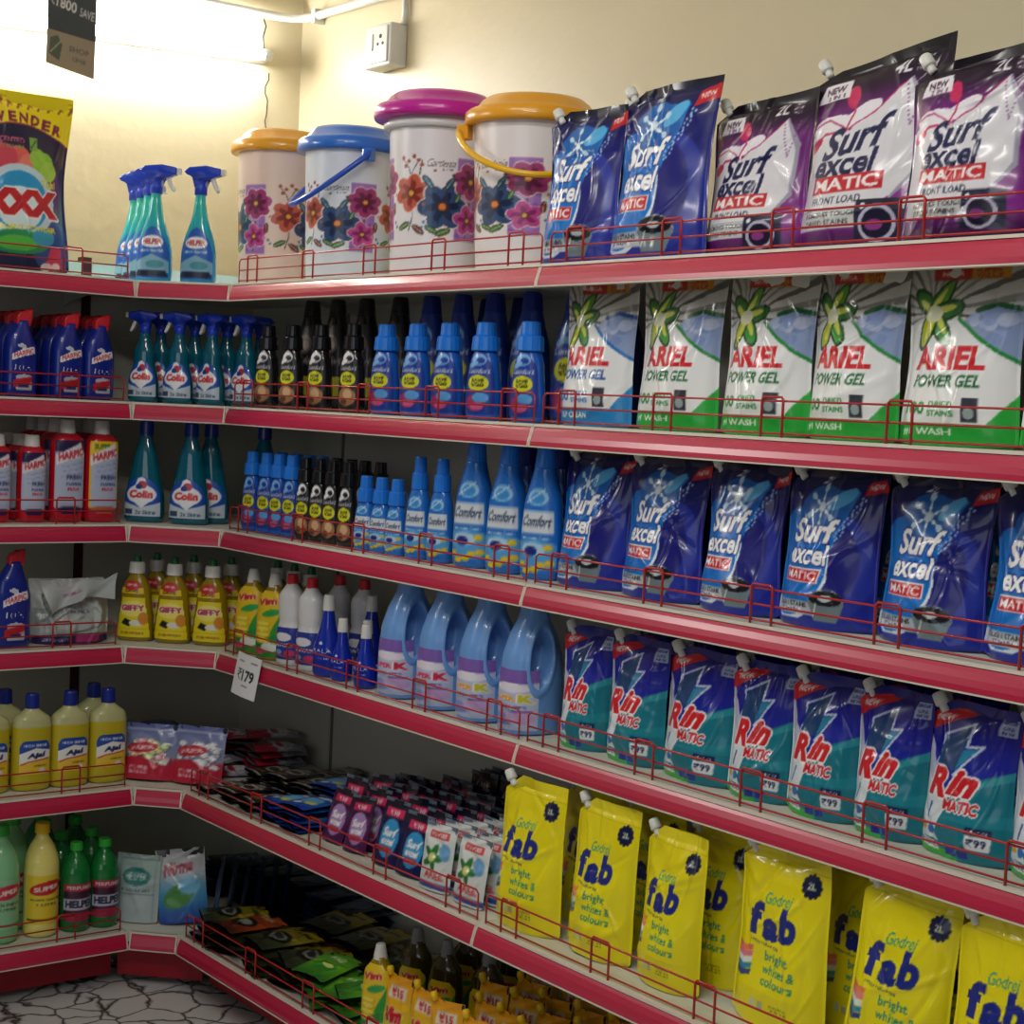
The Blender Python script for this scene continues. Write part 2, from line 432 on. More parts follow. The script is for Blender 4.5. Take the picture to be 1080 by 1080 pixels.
# ------------------------------------------------------------------ packaging prints (units: cm)
def art_surf_blue(W, H, size='2L', res=8):
    A = Art(W, H, res); w = W / 20; h = H / 25
    A.grad([(0, '#1a2c9c'), (.5, '#1b1c86'), (.8, '#15166a'), (1, '#0b0c3c')])
    A.ell(13.5 * w, 9.5 * h, 6.2 * w, 8.2 * h, '#24339f'); A.ell(12.3 * w, 9.8 * h, 5.2 * w, 6.8 * h, '#181a78')
    A.ell(5 * w, 9.5 * h, 7.4 * w, 8.6 * h, '#dfeaf5'); A.ell(4.6 * w, 10.2 * h, 7.4 * w, 8.6 * h, '#1173cc')
    A.poly([(2 * w, 14 * h), (9 * w, 22 * h), (15.5 * w, 21.6 * h), (12 * w, 12 * h)], '#1173cc')
    A.ell(9 * w, 18.8 * h, 5 * w, 3.6 * h, '#1562b4'); A.ell(12.8 * w, 20.4 * h, 2.7 * w, 1.1 * h, '#59b5ea', .6)
    A.drops(8.8 * w, 19 * h, 2.9 * w, 6, '#c6e2f4', .33, .5); A.drops(8.8 * w, 19 * h, 1.3 * w, 6, '#eef8ff', .4, .5)
    for i in range(26):
        t = i / 26; A.ell((12.6 + 4 * t + .5 * math.sin(i * 9)) * w, (14 + 7 * t) * h, .2 * w, .2 * w, '#9cc4f4')
        A.ell((1 + .4 * math.sin(i * 7)) * w, (5 + 9 * t) * h, .16 * w, .16 * w, '#7fb2ec')
    A.text('Surf', 8.0 * w, 15.2 * h, 9.2 * w, 3.9 * h, '#ffffff', .035, .3, .03, '#142a86', .3)
    A.text('excel', 7.3 * w, 11.5 * h, 8.8 * w, 3.3 * h, '#ffffff', .03, .12, 0, '#142a86', .3)
    A.rect(2.4 * w, 7.0 * h, 10.8 * w, 9.2 * h, '#f0e8ea'); A.rect(2.55 * w, 7.15 * h, 10.65 * w, 9.05 * h, '#c8202e')
    A.text('MATIC', 6.6 * w, 8.1 * h, 7 * w, 1.3 * h, '#ffffff', .02)
    A.rect(0, 2.0 * h, 11 * w, 4.1 * h, '#b9c2cc'); A.text('TOUGH STAINS', 5 * w, 3.5 * h, 8.4 * w, .7 * h, '#14161c', .02)
    A.rect(1.5 * w, 2.2 * h, 8 * w, 3.0 * h, '#eef0f4'); A.text('1ST WASH', 4.8 * w, 2.6 * h, 4.5 * w, .5 * h, '#20284e', .02)
    A.ell(12.8 * w, 4.4 * h, 3.2 * w, 1.9 * h, '#9fb0b8'); A.poly([(9.6 * w, 4.5 * h), (16 * w, 4.5 * h), (14.8 * w, 1.2 * h), (10.6 * w, 1.2 * h)], '#75868e')
    A.ell(12.8 * w, 4.9 * h, 3.0 * w, 1.2 * h, '#10131c'); A.ell(12.8 * w, 4.9 * h, 1.2 * w, .5 * h, '#b8c8d0'); A.line([(10.5 * w, 2 * h), (11.2 * w, 4 * h)], .25, '#e8eef2')
    A.rect(0, 0, W, 1.2 * h, '#1c2f9c')
    A.rect(0, 24 * h, W, H, '#0a0a26')
    A.text(size, 8.2 * w, 23.2 * h, 2.1 * w, 1.2 * h, '#dfe4f0', .02)
    A.poly([(16 * w, 21 * h), (20 * w, 22 * h), (20 * w, 24 * h), (16.5 * w, 23.3 * h)], '#c52028'); A.text('NEW', 18 * w, 22.6 * h, 2.4 * w, .8 * h, '#ffffff', .02, 0, .15)
    return A
def art_surf_purple(W, H, size='2L', res=8, new=True):
    A = Art(W, H, res); w = W / 22; h = H / 28
    A.grad([(0, '#2a1436'), (.1, '#5a1464'), (.16, '#8a2c92'), (.45, '#74187c'), (.74, '#6a1470'), (.85, '#24082c'), (1, '#0c0810')])
    A.poly([(13.5 * w, 16 * h), (17 * w, 23.6 * h), (20.2 * w, 19 * h), (20 * w, 10.5 * h), (17 * w, 7 * h)], '#9d98ae')
    A.poly([(.2 * w, 6 * h), (.2 * w, 17.2 * h), (4 * w, 18.6 * h), (9 * w, 17.4 * h), (13 * w, 19.6 * h), (16.8 * w, 23.4 * h), (19.4 * w, 18 * h), (19.4 * w, 11 * h), (17 * w, 7.5 * h), (14 * w, 6 * h)], '#dcdbe2')
    A.ell(5.5 * w, 18.6 * h, 4 * w, 1.6 * h, '#e9e5ee'); A.ell(10.4 * w, 19.5 * h, 3.2 * w, 1.4 * h, '#e9e5ee', .4)
    A.line([(8.2 * w, 17.3 * h), (9.2 * w, 20 * h), (8.4 * w, 23 * h)], .35 * w, '#c22058'); A.ell(8.4 * w, 22.4 * h, 1.1 * w, 1.7 * h, '#c8215c', .2)
    A.line([(8.4 * w, 17.4 * h), (4.5 * w, 17.6 * h), (1.8 * w, 16 * h)], .35 * w, '#c22058'); A.ell(2.4 * w, 16.2 * h, 1.7 * w, .8 * h, '#c8215c', .4)
    A.line([(1 * w, 18.8 * h), (5 * w, 19.6 * h), (8.6 * w, 17.6 * h), (12.6 * w, 19.4 * h), (16.4 * w, 23 * h)], .25 * w, '#b8306c')
    A.text('Surf', 10.3 * w, 16.2 * h, 10.4 * w, 4.3 * h, '#14164a', .03, .5, .12)
    A.text('excel', 9.0 * w, 12.7 * h, 10.6 * w, 3.5 * h, '#14164a', .03, .15)
    A.rect(3.8 * w, 8.6 * h, 16.0 * w, 11 * h, '#c2202c'); A.text('MATIC', 9.9 * w, 9.8 * h, 11 * w, 1.75 * h, '#f4eef0', .03)
    A.text('FRONT LOAD', 8.8 * w, 7.5 * h, 8.6 * w, 1.0 * h, '#1c1e3c', .015)
    A.rect(1.4 * w, 3.5 * h, 13.6 * w, 6.3 * h, '#c6c9cc'); A.rect(1.4 * w, 6.2 * h, 13.6 * w, 6.35 * h, '#8a8d94')
    A.text('REMOVES TOUGH', 8.2 * w, 5.5 * h, 9.4 * w, .7 * h, '#2a2c30', .01); A.text('DRIED STAINS', 7.6 * w, 4.4 * h, 8 * w, .7 * h, '#2a2c30', .01)
    A.rect(12.6 * w, 1.6 * h, 19 * w, 7.2 * h, '#121638'); A.ell(15.6 * w, 3.9 * h, 2.4 * w, 2.4 * w, '#b8b4cc'); A.ell(15.6 * w, 3.9 * h, 1.9 * w, 1.9 * w, '#181430')
    A.ell(15.3 * w, 3.7 * h, 1.1 * w, .7 * w, '#8a3a84'); A.ell(13.6 * w, 6.3 * h, .4 * w, .4 * w, '#dde4f0')
    if new:
        A.poly([(1.8 * w, 22.6 * h), (7.6 * w, 22.6 * h), (7.4 * w, 25.2 * h), (3 * w, 25.2 * h)], '#e6e2e8'); A.text('NEW', 5 * w, 24.2 * h, 3.4 * w, 1.1 * h, '#3a1440', .03); A.text('2 IN 1', 5.2 * w, 23.1 * h, 3 * w, .6 * h, '#3a1440', .02)
    A.text(size, 15.2 * w, 25.2 * h, 2.6 * w, 1.8 * h, '#e8e6ec', .02); 
    for i, t in enumerate(('MEGA', 'SAVER', 'PACK')): A.text(t, 18.2 * w, (25.9 - i * .75) * h, 2 * w, .5 * h, '#cfcad4', .01)
    for i in range(20): A.ell((18 + 2 * math.sin(i * 3.1)) * w, (17 + i * .3) * h, .15 * w, .15 * w, '#8a4a90')
    return A
def art_ariel(W, H, blue=False, res=8):
    A = Art(W, H, res); w = W / 20; h = H / 25; G = '#1f6fc0' if blue else '#1f8a3c'; DG = '#1c4f9c' if blue else '#176434'
    A.grad([(0, '#d8dcd8'), (.5, '#e6e8e8'), (.75, '#d0d0cc'), (1, '#a8a49a')])
    for i in range(17):
        an = -.35 + i * .23; A.poly([(5.5 * w, 18.5 * h), ((5.5 + 19 * math.cos(an)) * w, (18.5 + 19 * math.sin(an)) * h), ((5.5 + 19 * math.cos(an + .085)) * w, (18.5 + 19 * math.sin(an + .085)) * h)], '#5c5c56' if i % 2 else '#86867e')
    A.poly([(0, 0), (20 * w, 0), (20 * w, 13.5 * h), (11 * w, 17.6 * h), (0, 17 * h)], '#e9ebec')
    A.poly([(10.6 * w, 17.2 * h), (20 * w, 11.5 * h), (20 * w, 18.6 * h), (15 * w, 19.4 * h)], '#8fa3cc')
    r_ = np.random.RandomState(3)
    for i in range(16):
        x_, y_ = r_.uniform(12.5, 20), 0; y_ = r_.uniform(17.4 - (x_ - 10.6) * .5, 18.8); A.ell(x_ * w, y_ * h, r_.uniform(.8, 1.7) * w, r_.uniform(.6, 1.2) * h, ['#a9bbe2', '#7f96c8', '#c6d2ee', '#93a9dc'][i % 4], 0, .8)
    A.line([(10.3 * w, 17.6 * h), (14 * w, 15 * h), (20 * w, 11.6 * h)], .55 * w, G)
    A.line([(13 * w, 18.8 * h), (16 * w, 19.6 * h), (20 * w, 18.9 * h)], .7 * w, DG)
    cx, cy = 5.6 * w, 18.4 * h
    for k, an in enumerate((2.5, 1.15, .2, -.9, 4.25)):
        A.ell(cx + 2.5 * w * math.cos(an), cy + 2.7 * h * math.sin(an), 3.0 * w, 1.45 * w, '#16421e', an)
        A.ell(cx + 2.4 * w * math.cos(an), cy + 2.6 * h * math.sin(an), 2.5 * w, 1.05 * w, ['#2f7a2c', '#57982a', '#2b7430', '#3c9a3a', '#b8c42a'][k], an)
        A.ell(cx + 1.9 * w * math.cos(an + .15), cy + 2.0 * h * math.sin(an + .15), 1.9 * w, .5 * w, '#d8dc58', an)
    A.ell(cx, cy, 1.5 * w, 1.2 * h, '#e8eac8')
    A.text('ARIEL', 9.2 * w, 12.2 * h, 13.2 * w, 3.5 * h, '#d0202c', .04, .03)
    A.text('POWER GEL', 9.2 * w, 9.0 * h, 12.6 * w, 1.75 * h, DG, .03, .2)
    A.rect(0, 2.9 * h, 17 * w, 2.98 * h, '#b7c9b4'); A.text('100', 4.2 * w, 5.2 * h, 4.2 * w, 1.8 * h, G, .03)
    A.text('DRIED', 9.4 * w, 5.7 * h, 4.6 * w, .9 * h, G, .03); A.text('STAINS', 9.5 * w, 4.5 * h, 4.8 * w, .8 * h, G, .03)
    A.rect(13 * w, 3.4 * h, 15.4 * w, 6.8 * h, '#3a3c48'); A.ell(14.1 * w, 4.6 * h, .8 * w, .8 * w, '#9aa')
    A.poly([(0, 0), (20 * w, 0), (20 * w, 7.5 * h), (16.4 * w, 3.1 * h), (0, 3.1 * h)], '#2a86c8' if blue else '#2aa83e')
    A.text('#1 WASH' if not blue else 'DEEP CLEAN', 6.8 * w, 1.9 * h, 9.5 * w, 1.1 * h, '#ecf4ea', .03)
    A.rect(4 * w, 23.3 * h, 10.5 * w, 25 * h, '#a8281e'); A.rect(10.5 * w, 23.3 * h, 17 * w, 25 * h, '#b87a1c')
    A.text('SUPER', 13.6 * w, 24.4 * h, 4.4 * w, .6 * h, '#8a2a14', .02); A.text('VALUE', 13.6 * w, 23.7 * h, 4.4 * w, .6 * h, '#8a2a14', .02); A.text('MEGA', 7.2 * w, 24.1 * h, 4 * w, .8 * h, '#e2a090', .02)
    return A
def art_rin(W, H, res=8):
    A = Art(W, H, res); w = W / 17; h = H / 24
    A.grad([(0, '#178090'), (.5, '#1a2aa4'), (.8, '#1c1c9a'), (1, '#14126a')])
    A.poly([(0, 0), (17 * w, 0), (17 * w, 15 * h), (11 * w, 12.6 * h), (6 * w, 9.5 * h), (3 * w, 3 * h), (0, 3 * h)], '#12788a')
    A.poly([(6 * w, 9.5 * h), (17 * w, 15 * h), (17 * w, 13.5 * h)], '#3aa4b0', .6); A.poly([(4 * w, 6 * h), (17 * w, 8 * h), (17 * w, 6 * h)], '#2a98a6', .4)
    A.poly([(0, 2.6 * h), (0, 14 * h), (2.5 * w, 11 * h), (7 * w, 9.5 * h), (5 * w, 3.5 * h), (6 * w, 2.4 * h)], '#dbe4ea')
    A.poly([(0, 14 * h), (0, 20 * h), (3 * w, 14 * h), (5 * w, 10 * h), (2.5 * w, 8 * h)], '#e8e8f0', .85)
    A.line([(3.2 * w, 14 * h), (4.5 * w, 16 * h), (4.2 * w, 18.6 * h), (9.5 * w, 21 * h), (9 * w, 17.4 * h), (11.6 * w, 17.8 * h), (7.5 * w, 13 * h)], .42 * w, '#c6d4ec')
    A.poly([(3.6 * w, 14.4 * h), (4.6 * w, 18.2 * h), (9.1 * w, 20.5 * h), (8.6 * w, 17 * h), (11 * w, 17.4 * h), (7.5 * w, 13.6 * h)], '#1d4478')
    A.poly([(8.6 * w, 17 * h), (11 * w, 17.4 * h), (7.5 * w, 13.6 * h)], '#2c8cb4')
    A.text('R', 5.0 * w, 11.4 * h, 4.2 * w, 4.8 * h, '#d41f2a', .05, .3, 0, '#f4eef0', .32)
    A.text('in', 9.5 * w, 11.8 * h, 4.4 * w, 4.2 * h, '#d41f2a', .05, .55, 0, '#f4eef0', .32)
    A.text('MATIC', 9.2 * w, 8.2 * h, 6.2 * w, 1.8 * h, '#cc2230', .04, .15, 0, '#f0e6e8', .22)
    A.line([(3.6 * w, 8 * h), (2.9 * w, 5.6 * h)], .35 * w, '#23409c')
    A.poly([(.6 * w, 5.4 * h), (3 * w, 3.8 * h), (2.3 * w, 3.2 * h), (1 * w, 3.3 * h)], '#e8a81c'); A.ell(4.2 * w, 3.9 * h, .9 * w, .8 * h, '#2c6fc4')
    A.poly([(0, 0), (0, 2.4 * h), (9 * w, .9 * h), (10 * w, 0)], '#3fae48'); A.poly([(0, 1.5 * h), (0, 2.8 * h), (6 * w, 1.9 * h), (6 * w, .8 * h)], '#e0e8dc')
    A.text('BRIGHT LIKE NEW', 3.4 * w, 1.75 * h, 5.4 * w, .7 * h, '#5a2490', .03, .1, -.06)
    A.rect(7.4 * w, .6 * h, 9.2 * w, 1.9 * h, '#27309c'); A.rect(9.8 * w, .6 * h, 11.4 * w, 1.7 * h, '#27309c')
    A.rect(10.8 * w, 4.5 * h, 14.6 * w, 5.6 * h, '#101c4c'); A.text('ONLY AT', 12.7 * w, 5.05 * h, 3 * w, .5 * h, '#e8ecf4', .02)
    A.poly([(10.8 * w, 4.5 * h), (14.7 * w, 4.5 * h), (14.4 * w, 2.2 * h), (11.1 * w, 2.2 * h)], '#dfe4e8'); A.text('99', 13.2 * w, 3.4 * h, 1.7 * w, 1.3 * h, '#16204c', .02); A.rupee(11.75 * w, 3.4 * h, .75 * w, 1.15 * h, '#16204c', .16)
    A.poly([(0, 18.6 * h), (1 * w, 18.7 * h), (8.5 * w, 22.3 * h), (5 * w, 22.9 * h), (0, 22 * h)], '#d42028')
    A.text('NEW', 3.4 * w, 21.1 * h, 3.2 * w, 1.1 * h, '#f6eef0', .03, .1, .1)
    A.rect(13.4 * w, 20 * h, 16.4 * w, 22.6 * h, '#b8c4dc', .9); A.text('BRIGHT', 14.9 * w, 22.1 * h, 2.6 * w, .55 * h, '#24307c', .02); A.text('LIKE', 14.9 * w, 21.3 * h, 1.8 * w, .5 * h, '#24307c', .02); A.text('NEW', 14.9 * w, 20.5 * h, 2 * w, .6 * h, '#24307c', .02)
    return A
def art_fab(W, H, res=8, badge='2L'):
    A = Art(W, H, res); w = W / 19; h = H / 28
    A.grad([(0, '#e8dc16'), (.5, '#f0e312'), (1, '#e6d40c')])
    A.text('Godrej', 9.6 * w, 19.6 * h, 5.6 * w, 2.3 * h, '#169a94', .0, .3, .08)
    [A.text(ch, x_ * w, y_ * h, w_ * w, h_ * h, '#1c2a86', .055, .12, .03) for ch, x_, y_, w_, h_ in (('f', 5.0, 16.2, 3.4, 5.2), ('a', 8.5, 15.0, 3.5, 3.5), ('b', 12.3, 16.3, 3.6, 5.3))]
    A.text('LIQUID DETERGENT', 7.6 * w, 12.6 * h, 6.4 * w, .5 * h, '#2c3a6c', .01, 0, -.06)
    for i, t in enumerate(('bright', 'whites &', 'colours')): A.text(t, [10.4, 11.1, 11.1][i] * w, (10.8 - i * 1.75) * h, [5.4, 7, 6.8][i] * w, [1.9, 1.45, 1.35][i] * h, '#178a7c', .015)
    for i, c in enumerate(('#26448c', '#2c8ab4', '#e8eef0', '#ec7a9c', '#f07a5c')):
        y = 6.6 + i * .95; A.poly([(.9 * w, (y + .5) * h), (2.9 * w, y * h), (5 * w, (y + .7) * h), (5.1 * w, (y + 1.5) * h), (3 * w, (y + .95) * h), (.8 * w, (y + 1.4) * h)], c)
    A.ell(15.6 * w, 23.2 * h, 1.5 * w, 1.5 * w, '#141a44')
    for i in range(12): A.ell((15.6 + 1.5 * math.cos(i * PI / 6)) * w, 23.2 * h + 1.5 * w * math.sin(i * PI / 6), .4 * w, .4 * w, '#141a44')
    A.text(badge, 15.6 * w, 23.3 * h, 1.5 * w, 1.0 * h, '#c8d0b0', .02)
    A.rect(6 * w, 2.9 * h, 7.2 * w, 4.3 * h, '#c9d4a8'); A.rect(7.7 * w, 2.9 * h, 8.9 * w, 4.1 * h, '#aab490')
    for i, t in enumerate(('Suitable for', 'machine &', 'bucket wash')): A.text(t, 12 * w, (4.1 - i * .6) * h, 3.6 * w, .4 * h, '#5a6420', .0)
    A.line([(0, 25.2 * h), (W, 25.2 * h)], .08, '#c8b808'); A.rect(0, 25.4 * h, W, 28 * h, '#efe03a', .5)
    return A
def art_xxx(W, H, res=7):
    A = Art(W, H, res); w = W / 26.7; h = H / 41.5
    A.grad([(0, '#1a2444'), (.3, '#2a3470'), (.6, '#221e44'), (1, '#221c40')])
    A.ell(22 * w, 6 * h, 6 * w, 6 * h, '#4468b8', 0, .6); A.ell(5 * w, 26 * h, 5 * w, 5 * h, '#d8408a'); A.ell(21 * w, 19 * h, 4 * w, 6 * h, '#5c2a6c')
    for x_, y_, r_, c in ((13, 25.5, 3.2, '#e2645c'), (9.5, 26, 3, '#d04a5c'), (15.5, 24.5, 2.6, '#ea8070'), (19.5, 25, 3.0, '#8cc43c'), (21, 23.5, 2.4, '#a4d04a'), (18, 26.5, 2.2, '#9ac848')): A.ell(x_ * w, y_ * h, r_ * w, r_ * h, c)
    A.ell(13 * w, 16 * h, 9.5 * w, 8.6 * h, '#c8dce8'); A.ell(13 * w, 16 * h, 7.6 * w, 7 * h, '#2a9cd4'); A.ell(13 * w, 14.4 * h, 6 * w, 5 * h, '#d8eef4')
    A.ell(12.5 * w, 6.5 * h, 8 * w, 2.8 * h, '#2a9a5c'); A.ell(12.5 * w, 6.2 * h, 5 * w, 1.8 * h, '#5cc44a'); A.ell(19 * w, 8 * h, 3 * w, 2 * h, '#3aa4c4')
    A.text('XXX', 13.2 * w, 15.6 * h, 21 * w, 6.2 * h, '#c4242c', .08, 0, 0, '#f2f0f0', .42)
    A.text('DETERGENT POWDER', 13 * w, 9.9 * h, 19 * w, 1.25 * h, '#e8dc3a', .03)
    A.text('Tulsi', 21 * w, 20.5 * h, 4.4 * w, 1.9 * h, '#d8d63a', .04)
    A.poly([(19 * w, 0), (24.5 * w, 0), (24 * w, 6.4 * h), (21 * w, 5.8 * h)], '#d23a58')
    A.ell(20 * w, 1.2 * h, 1.6 * w, 1.0 * h, '#f2d8dc'); A.ell(22.5 * w, 1.5 * h, 1.2 * w, 1.0 * h, '#f2d8dc')
    pts = [(0, H), (W, H), (W, 30 * h)] + [((26.7 - i * 1.3) * w, (30 + 4.2 * math.sin(i / 20.5 * PI)) * h) for i in range(21)] + [(0, 30.5 * h)]
    A.poly([(x_, y_ - .35 * h) for x_, y_ in pts], '#8c2c4c'); A.poly(pts, '#f2dc14')
    for i, ch in enumerate('LAVENDER'):
        t = (i + .5) / 8; A.text(ch, (2 + 22.6 * t) * w, (33.0 + 2.6 * math.sin(t * PI)) * h, 2.15 * w, 2.5 * h, '#84204c', .05, 0, (.5 - t) * .42)
    for yy in (37.2, 40.2): A.line([(0, yy * h), (W, yy * h)], .12, '#7c7420')
    for i in range(11):
        x_ = (1.2 + i * 2.45); A.line([(x_ * w, 37.7 * h), ((x_ + 1) * w, 39.6 * h)], .5, '#9c5a2c'); A.ell((x_ + 1) * w, 39.2 * h, .5, .4, '#9c4a3c'); A.line([((x_ + .1) * w, 39.2 * h), ((x_ + 1.1) * w, 38.2 * h)], .3, '#9c5a2c')
    A.text('SCENTED', 11 * w, 30 * h, 7 * w, 1.2 * h, '#c8647c', .03); A.text('BIG POWER', 11 * w, 28.5 * h, 7 * w, .9 * h, '#9a9a5c', .02); A.rect(15.8 * w, 28 * h, 18 * w, 31 * h, '#7cac44'); A.line([(16.2 * w, 28.6 * h), (17.6 * w, 30.4 * h)], .35, '#2c5c2c')
    return A
def flower(A, x, y, r, c1, c2, cc, n=6, rot=0):
    r = r * 1.12
    for layer, (rr, c) in enumerate(((1.12, '#f0dcd8'), (1.0, c1))):
        for i in range(n):
            an = rot + i * 2 * PI / n; A.ell(x + r * .55 * math.cos(an), y + r * .55 * math.sin(an), r * .56 * rr, r * .42 * rr, c, an)
    for i in range(n):
        an = rot + i * 2 * PI / n; A.ell(x + r * .42 * math.cos(an), y + r * .42 * math.sin(an), r * .34, r * .17, c2, an)
        A.line([(x, y), (x + r * .85 * math.cos(an + .2), y + r * .85 * math.sin(an + .2))], r * .05, c2)
    A.ell(x, y, r * .24, r * .24, '#5c2a24'); A.ell(x, y, r * .16, r * .16, cc)
def leaf(A, x, y, r, an, c, c2='#26361c'):
    A.ell(x, y, r, r * .42, c2, an); A.ell(x, y, r * .85, r * .3, c, an); A.line([(x - r * .8 * math.cos(an), y - r * .8 * math.sin(an)), (x + r * .8 * math.cos(an), y + r * .8 * math.sin(an))], r * .08, '#d8dcc0')
def art_bin(bg, shift=0, res=7):
    # wraps all the way round; motif repeats
    W, H = 60.0, 36.0; A = Art(W, H, res, bg)
    per = 20.0
    for k in range(-1, 4):
        o = k * per + shift
        A.rect(o + 12.0, 8.5, o + 17.5, 26, '#a878c4'); A.rect(o + 13.2, 9.5, o + 16.2, 25, '#b88ad0', .7)
        for i in range(14): A.ell(o + 12.6 + (i * 1.7) % 4.6, 9.5 + i * 1.15, .7, .5, '#8a4ea8', i, .6)
        for x0, y0, x1, y1 in ((2.2, 10, 3.0, 16), (9, 9, 8.2, 14), (14.5, 9, 15, 20), (3.0, 19, 5.0, 25)):
            A.line([(o + x0, y0), (o + (x0 + x1) / 2 + .5, (y0 + y1) / 2), (o + x1, y1)], .22, '#3c4230')
        A.line([(o + 3.2, 20), (o + 2.2, 23.5), (o + .8, 25.5)], .15, '#3c3230'); A.line([(o + 2.6, 22), (o + 4.2, 25)], .15, '#3c3230')
        for x_, y_ in ((.8, 25.7), (2.1, 25), (4.3, 25.2), (3.3, 26), (1.4, 24), (5, 24.2)): A.ell(o + x_, y_, .42, .42, '#a4523c')
        flower(A, o + 2.8, 18.2, 3.3, '#c8604a', '#8a3028', '#f2a83a', 6, .3)
        flower(A, o + 9.3, 15.4, 4.1, '#35507c', '#182c50', '#e88a3a', 6, .1)
        flower(A, o + 15.2, 21.2, 3.2, '#a83c78', '#6c1c4c', '#f0a850', 7, .2)
        flower(A, o + 14.8, 12.9, 2.6, '#c84a94', '#8a2468', '#f0b050', 5, .5)
        leaf(A, o + 6.3, 20.6, 1.7, 2.2, '#2c6c9c'); leaf(A, o + 10.6, 20.4, 1.5, 1.0, '#2c5c84'); leaf(A, o + 1.0, 11.2, 1.6, .5, '#4c7c38'); leaf(A, o + 4.4, 10.4, 1.6, 2.5, '#8c3a3c')
        leaf(A, o + 9.6, 10.0, 1.7, .4, '#55803c'); leaf(A, o + 7.2, 10.4, 1.5, 2.7, '#4c7c38'); leaf(A, o + 17.9, 15, 1.3, 1.5, '#9c3c34'); leaf(A, o + 12.4, 17.5, 1.2, 1.2, '#5c8c4c')
        for x_, y_, c in ((5.6, 12, '#3c6c9c'), (6.1, 11.2, '#3c6c9c'), (5.2, 10.9, '#5c8cb4'), (18.4, 12, '#3c6c9c'), (18.9, 11.1, '#4c7ca4'), (11.3, 22.2, '#383838'), (11.9, 21.4, '#383838'), (7.6, 23, '#a4523c'), (12.3, 12.5, '#8a4ea8'), (18.7, 17.8, '#a4523c'), (5.4, 15.8, '#a85c48')): A.ell(o + x_, y_, .32, .32, c)
        A.text('Gardenia', o + 8.9, 24.7, 5.6, 1.6, '#33302c', -.012, .35); A.text('LIVING', o + 10.2, 23.3, 2.0, .5, '#33302c', 0)
    return A

def lab_harpic(w=6, h=10, kind='navy'):
    if kind == 'navy':
        A = Art(w, h, 16); A.text('10X', w * .5, h * .50, w * .7, h * .15, '#e8e8ee', .02, .1)
        A.poly([(.04 * w, .62 * h), (.04 * w, .78 * h), (.45 * w, .9 * h), (.97 * w, .96 * h), (.97 * w, .78 * h), (.5 * w, .72 * h)], '#eceaf0')
        A.text('HARPIC', .5 * w, .80 * h, .78 * w, .11 * h, '#c8202e', .02, .1, .2)
        A.poly([(.2 * w, .02 * h), (.85 * w, .02 * h), (.85 * w, .34 * h), (.5 * w, .38 * h), (.2 * w, .34 * h)], '#c0bccc'); A.poly([(.1 * w, .06 * h), (.85 * w, .2 * h), (.85 * w, .32 * h), (.1 * w, .24 * h)], '#c4202e')
        A.rect(.3 * w, .08 * h, .7 * w, .15 * h, '#30306a'); A.ell(.42 * w, .95 * h, .2 * w, .05 * h, '#c8ccd8'); return A
    bg = {'red': '#b9c4dc', 'yellow': '#e8c422'}[kind]
    A = Art(w, h, 16, bg)
    if kind == 'yellow': A.poly([(.06 * w, .1 * h), (.95 * w, .04 * h), (.95 * w, .8 * h), (.06 * w, .72 * h)], '#b4bfd8'); A.text('SUPER', .4 * w, .93 * h, .5 * w, .08 * h, '#2c6c2c', .03)
    else: A.rect(0, .84 * h, w, h, '#281a4c')
    A.poly([(.03 * w, .66 * h), (.03 * w, .8 * h), (.6 * w, .93 * h), (.8 * w, .98 * h), (.97 * w, .78 * h), (.5 * w, .74 * h)], '#ece8ee')
    A.text('HARPIC', .5 * w, .81 * h, .8 * w, .11 * h, '#c8202e', .04, .1, .17)
    for i in range(3): A.line([(.2 * w, (.5 + i * .07) * h), (.9 * w, (.56 + i * .07) * h)], .1, '#7c90bc')
    A.text('FRESH', .62 * w, .5 * h, .5 * w, .06 * h, '#26386c', .03); A.text('FLORAL', .62 * w, .41 * h, .5 * w, .05 * h, '#26386c', .03); A.text('MAX', .6 * w, .34 * h, .4 * w, .05 * h, '#c83040', .03)
    A.ell(.5 * w, .0, .6 * w, .1 * h, '#281a4c' if kind == 'red' else '#c85a3c')
    m = (((A.xx / w - .5) / .5) ** 2 > 1 - ((A.yy / h < .08) * (.08 - A.yy / h) * 9)); A.erase(m); return A
def lab_colin(w=6, h=6.5):
    A = Art(w, h, 18, '#c4d0dc'); A.poly([(0, h), (w, h), (w, .36 * h), (.5 * w, .22 * h), (0, .36 * h)], '#1a50b4')
    A.ell(.5 * w, .56 * h, .4 * w, .24 * h, '#f0f2f6'); A.poly([(.1 * w, .52 * h), (.9 * w, .52 * h), (.52 * w, .2 * h)], '#f0f2f6'); A.poly([(.3 * w, .7 * h), (.7 * w, .7 * h), (.62 * w, .95 * h), (.5 * w, h), (.38 * w, .95 * h)], '#f0f2f6')
    A.ell(.54 * w, .8 * h, .13 * w, .1 * h, '#c42838'); A.ell(.44 * w, .75 * h, .1 * w, .07 * h, '#1c3c94')
    A.text('Colin', .5 * w, .56 * h, .62 * w, .2 * h, '#d4202c', .05, .1)
    A.rect(.06 * w, .04 * h, .3 * w, .17 * h, '#3c4a64'); A.text('2x Shine', .62 * w, .1 * h, .5 * w, .1 * h, '#2c3c5c', .02)
    e = ((A.xx / w - .5) / .5) ** 2 + (np.clip(A.yy / h - .55, 0, 1) / .46) ** 2 > 1; A.erase(e); return A
